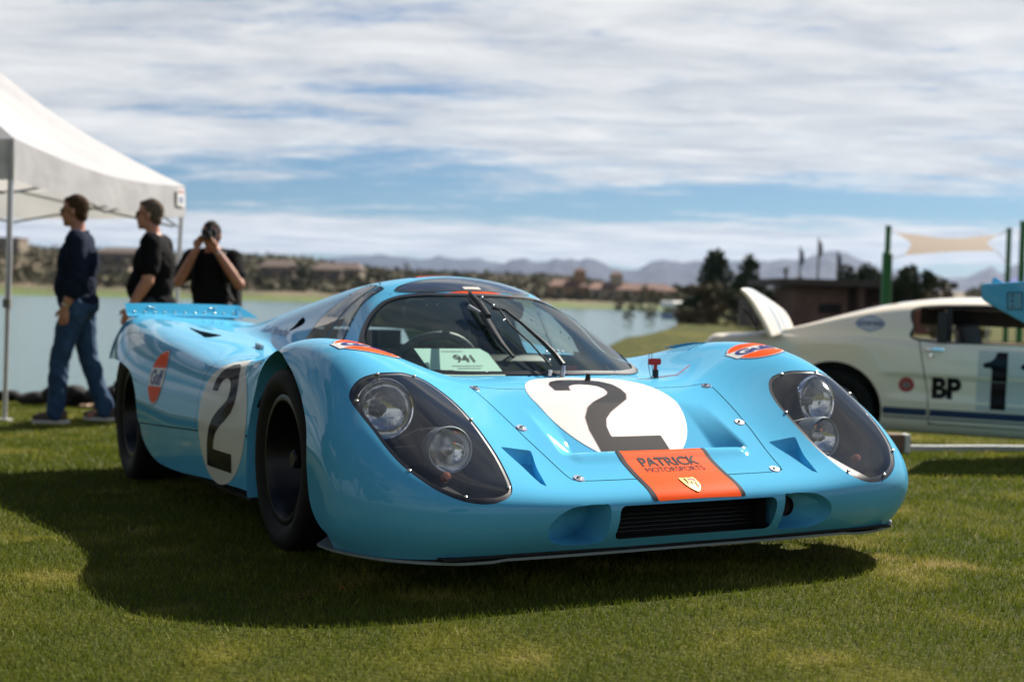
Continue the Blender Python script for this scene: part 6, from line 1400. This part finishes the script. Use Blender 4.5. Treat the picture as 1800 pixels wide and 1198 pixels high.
def lay_side(name, m, poly_, off, parent=mu, step=.012):
    poly_ = np.asarray(poly_, float); b0, b1 = poly_.min(0)-step, poly_.max(0)+step; g_ = flat_grid(b0[0], b0[1], b1[0], b1[1], step); a_, _ = g_.split(sdf_poly(g_.V[:, :2], poly_)); V = []
    for p_ in a_.V:
        h = SIDE2.ray_cast(Vector((p_[0], -1, p_[1])), Vector((0,1,0))); V.append((p_[0], (h[0].y if h[0] is not None else .05)-off, p_[1]))
    return Grid(V, a_.F).build(name, m, parent)
SIDE2 = bvh_of(near, drg, cab)
def lay_text(name, txt, m, x, z, w, h, off, bold=.03):
    V, F = text_poly(txt, 1.0, bold); V = V-[V[:,0].min(), V[:,1].min()]; V = V/[V[:,0].max(), V[:,1].max()]*[w, h]+[x, z]; V, F = subdiv2d(V, F, .05); Q = []
    for p_ in V:
        hh = SIDE2.ray_cast(Vector((p_[0], -1, p_[1])), Vector((0,1,0))); Q.append((p_[0], (hh[0].y if hh[0] is not None else .05)-off, p_[1]))
    return Grid(Q, F).build(name, m, mu, False)
rect = lambda x0, z0, x1, z1: [(x0,z0),(x1,z0),(x1,z1),(x0,z1)]
lay_side('side_stripe', CS, rect(.385,.330,2.36,.385), .003); lay_side('stripe_line', CS, rect(.385,.398,2.36,.410), .003); lay_side('stripe_line', CS, rect(.385,.304,2.36,.316), .003)
ONE = np.array([(0,.80),(0,.72),(.13,.72),(.13,0),(.36,0),(.36,1),(.20,1),(.17,.90),(.11,.84)])
lay_side('number_panel', mat('number_panel', (.57,.56,.50), .5), rect(1.07,.395,1.76,.86), .002, step=.03)
for x_ in (1.11, 1.38): lay_side('race_number', INK, ONE*[.48,.44]+[x_,.41], .005)
lay_text('class_letters', 'BP', INK, .745, .47, .215, .165, .004, .05)
cc_ = [(.555+.058*math.cos(t), .565+.058*math.sin(t)) for t in np.linspace(0, 6.283, 24, endpoint=False)]; st_ = lay_side('round_sticker', mat('sticker_red', (.42,.05,.05), .4), cc_, .003)
lay_side('sticker_centre', mat('sticker_grey', (.20,.18,.17), .5), [(.555+.034*math.cos(t), .562+.026*math.sin(t)) for t in np.linspace(0, 6.283, 18, endpoint=False)], .005, st_)
hx = [(.13,1.035),(.165,1.073),(.25,1.105),(.335,1.073),(.37,1.035),(.335,.997),(.25,.968),(.165,.997)]
hk = lay_side('tyre_maker_sticker', mat('sticker_blue', (.22,.28,.38), .5), np.array(hx)*[1,1]+[.01,-.008], .003); lay_side('sticker_field', mat('sticker_pale', (.50,.52,.52), .5), [((a-.25)*.86+.26, (b-1.035)*.84+1.027) for a, b in hx], .005, hk)
lay_text('sticker_letters', 'GOODYEAR', CS, .168, 1.010, .185, .036, .007, .03).parent = hk
dh = MB(); dh.tube([(.675,-.012,.845),(.69,-.035,.85),(.79,-.038,.852),(.815,-.02,.85)], .011, 8); dh.build('door_handle', CHROME, mu, True); MB().lathe([(.018,0),(.018,.012),(.001,.014)], (.73,-.0,.80), (0,-1,0), 14).build('door_lock', CHROME, mu, True)

# low white edging and a brown block between the lawn and the coupe
mb = MB(); zc_ = lambda x, y: float(ground_z(x, y))
ex = np.linspace(2.30, 4.6, 14)
for i in range(13):
    x0, x1 = ex[i], ex[i+1]; y0, y1 = 3.52+.04*(x0-2.3)+.02*math.sin(x0*9), 3.52+.04*(x1-2.3)+.02*math.sin(x1*9); z0, z1 = zc_(x0,y0)-.05, zc_(x1,y1)-.05; h_ = .092
    mb.add([(x0,y0,z0),(x1,y1,z1),(x1,y1,z1+h_),(x0,y0,z0+h_),(x0,y0+.06,z0),(x1,y1+.06,z1),(x1,y1+.06,z1+h_),(x0,y0+.06,z0+h_)], [(0,1,2,3),(3,2,6,7),(4,7,6,5)])
tag(mb.build('edging', mat('edging_grey', (.36,.38,.38), .7)), 'low white edging strip along the grass below the white coupe', 'edging')
c_ = gpix(1583, 799); e = empty('wooden_block', (c_[0], c_[1]+.05, zc_(c_[0], c_[1])), .1, 'small brown wooden block with a white edge by the lamp of the race car', 'block')
MB().box((-.03,0,.06), (.10,.09,.13), None, .006).build('block_body', mat('brown_wood', (.16,.10,.065), .8), e); MB().box((.04,-.01,.06), (.035,.08,.13), None, .004).build('white_edge', mat('edging_white', (.55,.57,.56), .7), e)

# tail of a second pale blue racer reaching in from the right
D = 7.4; rcx = empty('race_car_tail', label='light blue tail fin with a hinge plate reaching in at the right edge', cat='race car')
def fp(px, py, d=D): return Vector(at(px, py, d))
ol = [(1724.5,503),(1727,499),(1732,498),(1800,494.5),(2050,480),(2300,500),(2300,900),(2000,900),(1960,680),(1800,568),(1731,530),(1725,524)]
nb_ = len(ol); V = [fp(*q) for q in ol]+[fp(q[0], q[1], D)+Vector((.42,.9,.0)) for q in ol]
fin = mesh_vf('tail_body', V, [tuple(range(nb_))[::-1], tuple(range(nb_, 2*nb_))]+[(i, (i+1)%nb_, nb_+(i+1)%nb_, nb_+i) for i in range(nb_)], BLUE, rcx, False)
bm = bmesh.new(); bm.from_mesh(fin.data); bmesh.ops.recalc_face_normals(bm, faces=bm.faces); bmesh.ops.bevel(bm, geom=list(bm.edges), offset=.012, segments=3, profile=.6, affect='EDGES'); bm.to_mesh(fin.data); bm.free(); sharpen(fin.data, 35)
V = [fp(1744,499,D+.25), fp(1766,498,D+.25), fp(1749,487,D+.25)]; V += [v+Vector((0,.03,0)) for v in V]; mesh_vf('small_fin', V, [(0,1,2),(3,5,4),(0,3,4,1),(1,4,5,2),(2,5,3,0)], BLUE, rcx, False)
pl_ = [fp(*q, D-.006) for q in ((1772,514),(1796,514.5),(1796,543),(1772,543))]; V = pl_+[p_+Vector((0,.012,0)) for p_ in pl_]; hp_ = mesh_vf('hinge_plate', V, [(0,1,2,3),(4,7,6,5),(0,4,5,1),(1,5,6,2),(2,6,7,3),(3,7,4,0)], mat('plate_blue', (.05,.28,.42), .4, coat=.6), rcx, False)
pe = [fp(*q, D-.003) for q in ((1770.5,512.5),(1797.5,513),(1797.5,544.5),(1770.5,544.5))]; mesh_vf('plate_gap', pe, [(0,1,2,3)], DARK, rcx, False)
for q in ((1780,519),(1780,528.5),(1780,538)): MB().ball(fp(*q, D-.008), .0065, 8, 6).build('screw', BLACKP, hp_, True)
for q in ((1792,518),(1792,528.5),(1792,539),(1776,518),(1776,539)): MB().ball(fp(*q, D-.008), .004, 8, 6).build('screw', STEEL, hp_, True)
for k, (px, py) in enumerate(((2040,900),(2240,900))):
    c_ = fp(px, py); c_.z = float(ground_z(c_.x, c_.y))+.30; MB().lathe([(.001,-.12),(.19,-.12),(.30,-.11),(.30,.11),(.19,.12),(.001,.12)], c_+Vector((0,.1,0)), (0,1,0), 32).build('wheel', RUBBER, rcx, True)

# ------------------------------------------------------------------ air between here and the mountains
hz = MB(); hz.add([(-9000,-900,-8),(9000,-900,-8),(9000,7600,-8),(-9000,7600,-8),(-9000,-900,320),(9000,-900,320),(9000,7600,320),(-9000,7600,320)], [(0,3,2,1),(4,5,6,7),(0,1,5,4),(1,2,6,5),(2,3,7,6),(3,0,4,7)])
hzm = bpy.data.materials.new('air'); hzm.use_nodes = True; nt = hzm.node_tree; nt.nodes.remove(nt.nodes['Principled BSDF']); pv_ = nt.nodes.new('ShaderNodeVolumePrincipled')
pv_.inputs['Color'].default_value = (.46,.64,1.0,1); pv_.inputs['Density'].default_value = .000045; pv_.inputs['Anisotropy'].default_value = .2
nt.links.new(pv_.outputs[0], nt.nodes['Material Output'].inputs['Volume'])
ho_ = hz.build('haze', hzm); tag(ho_, kind='stuff')
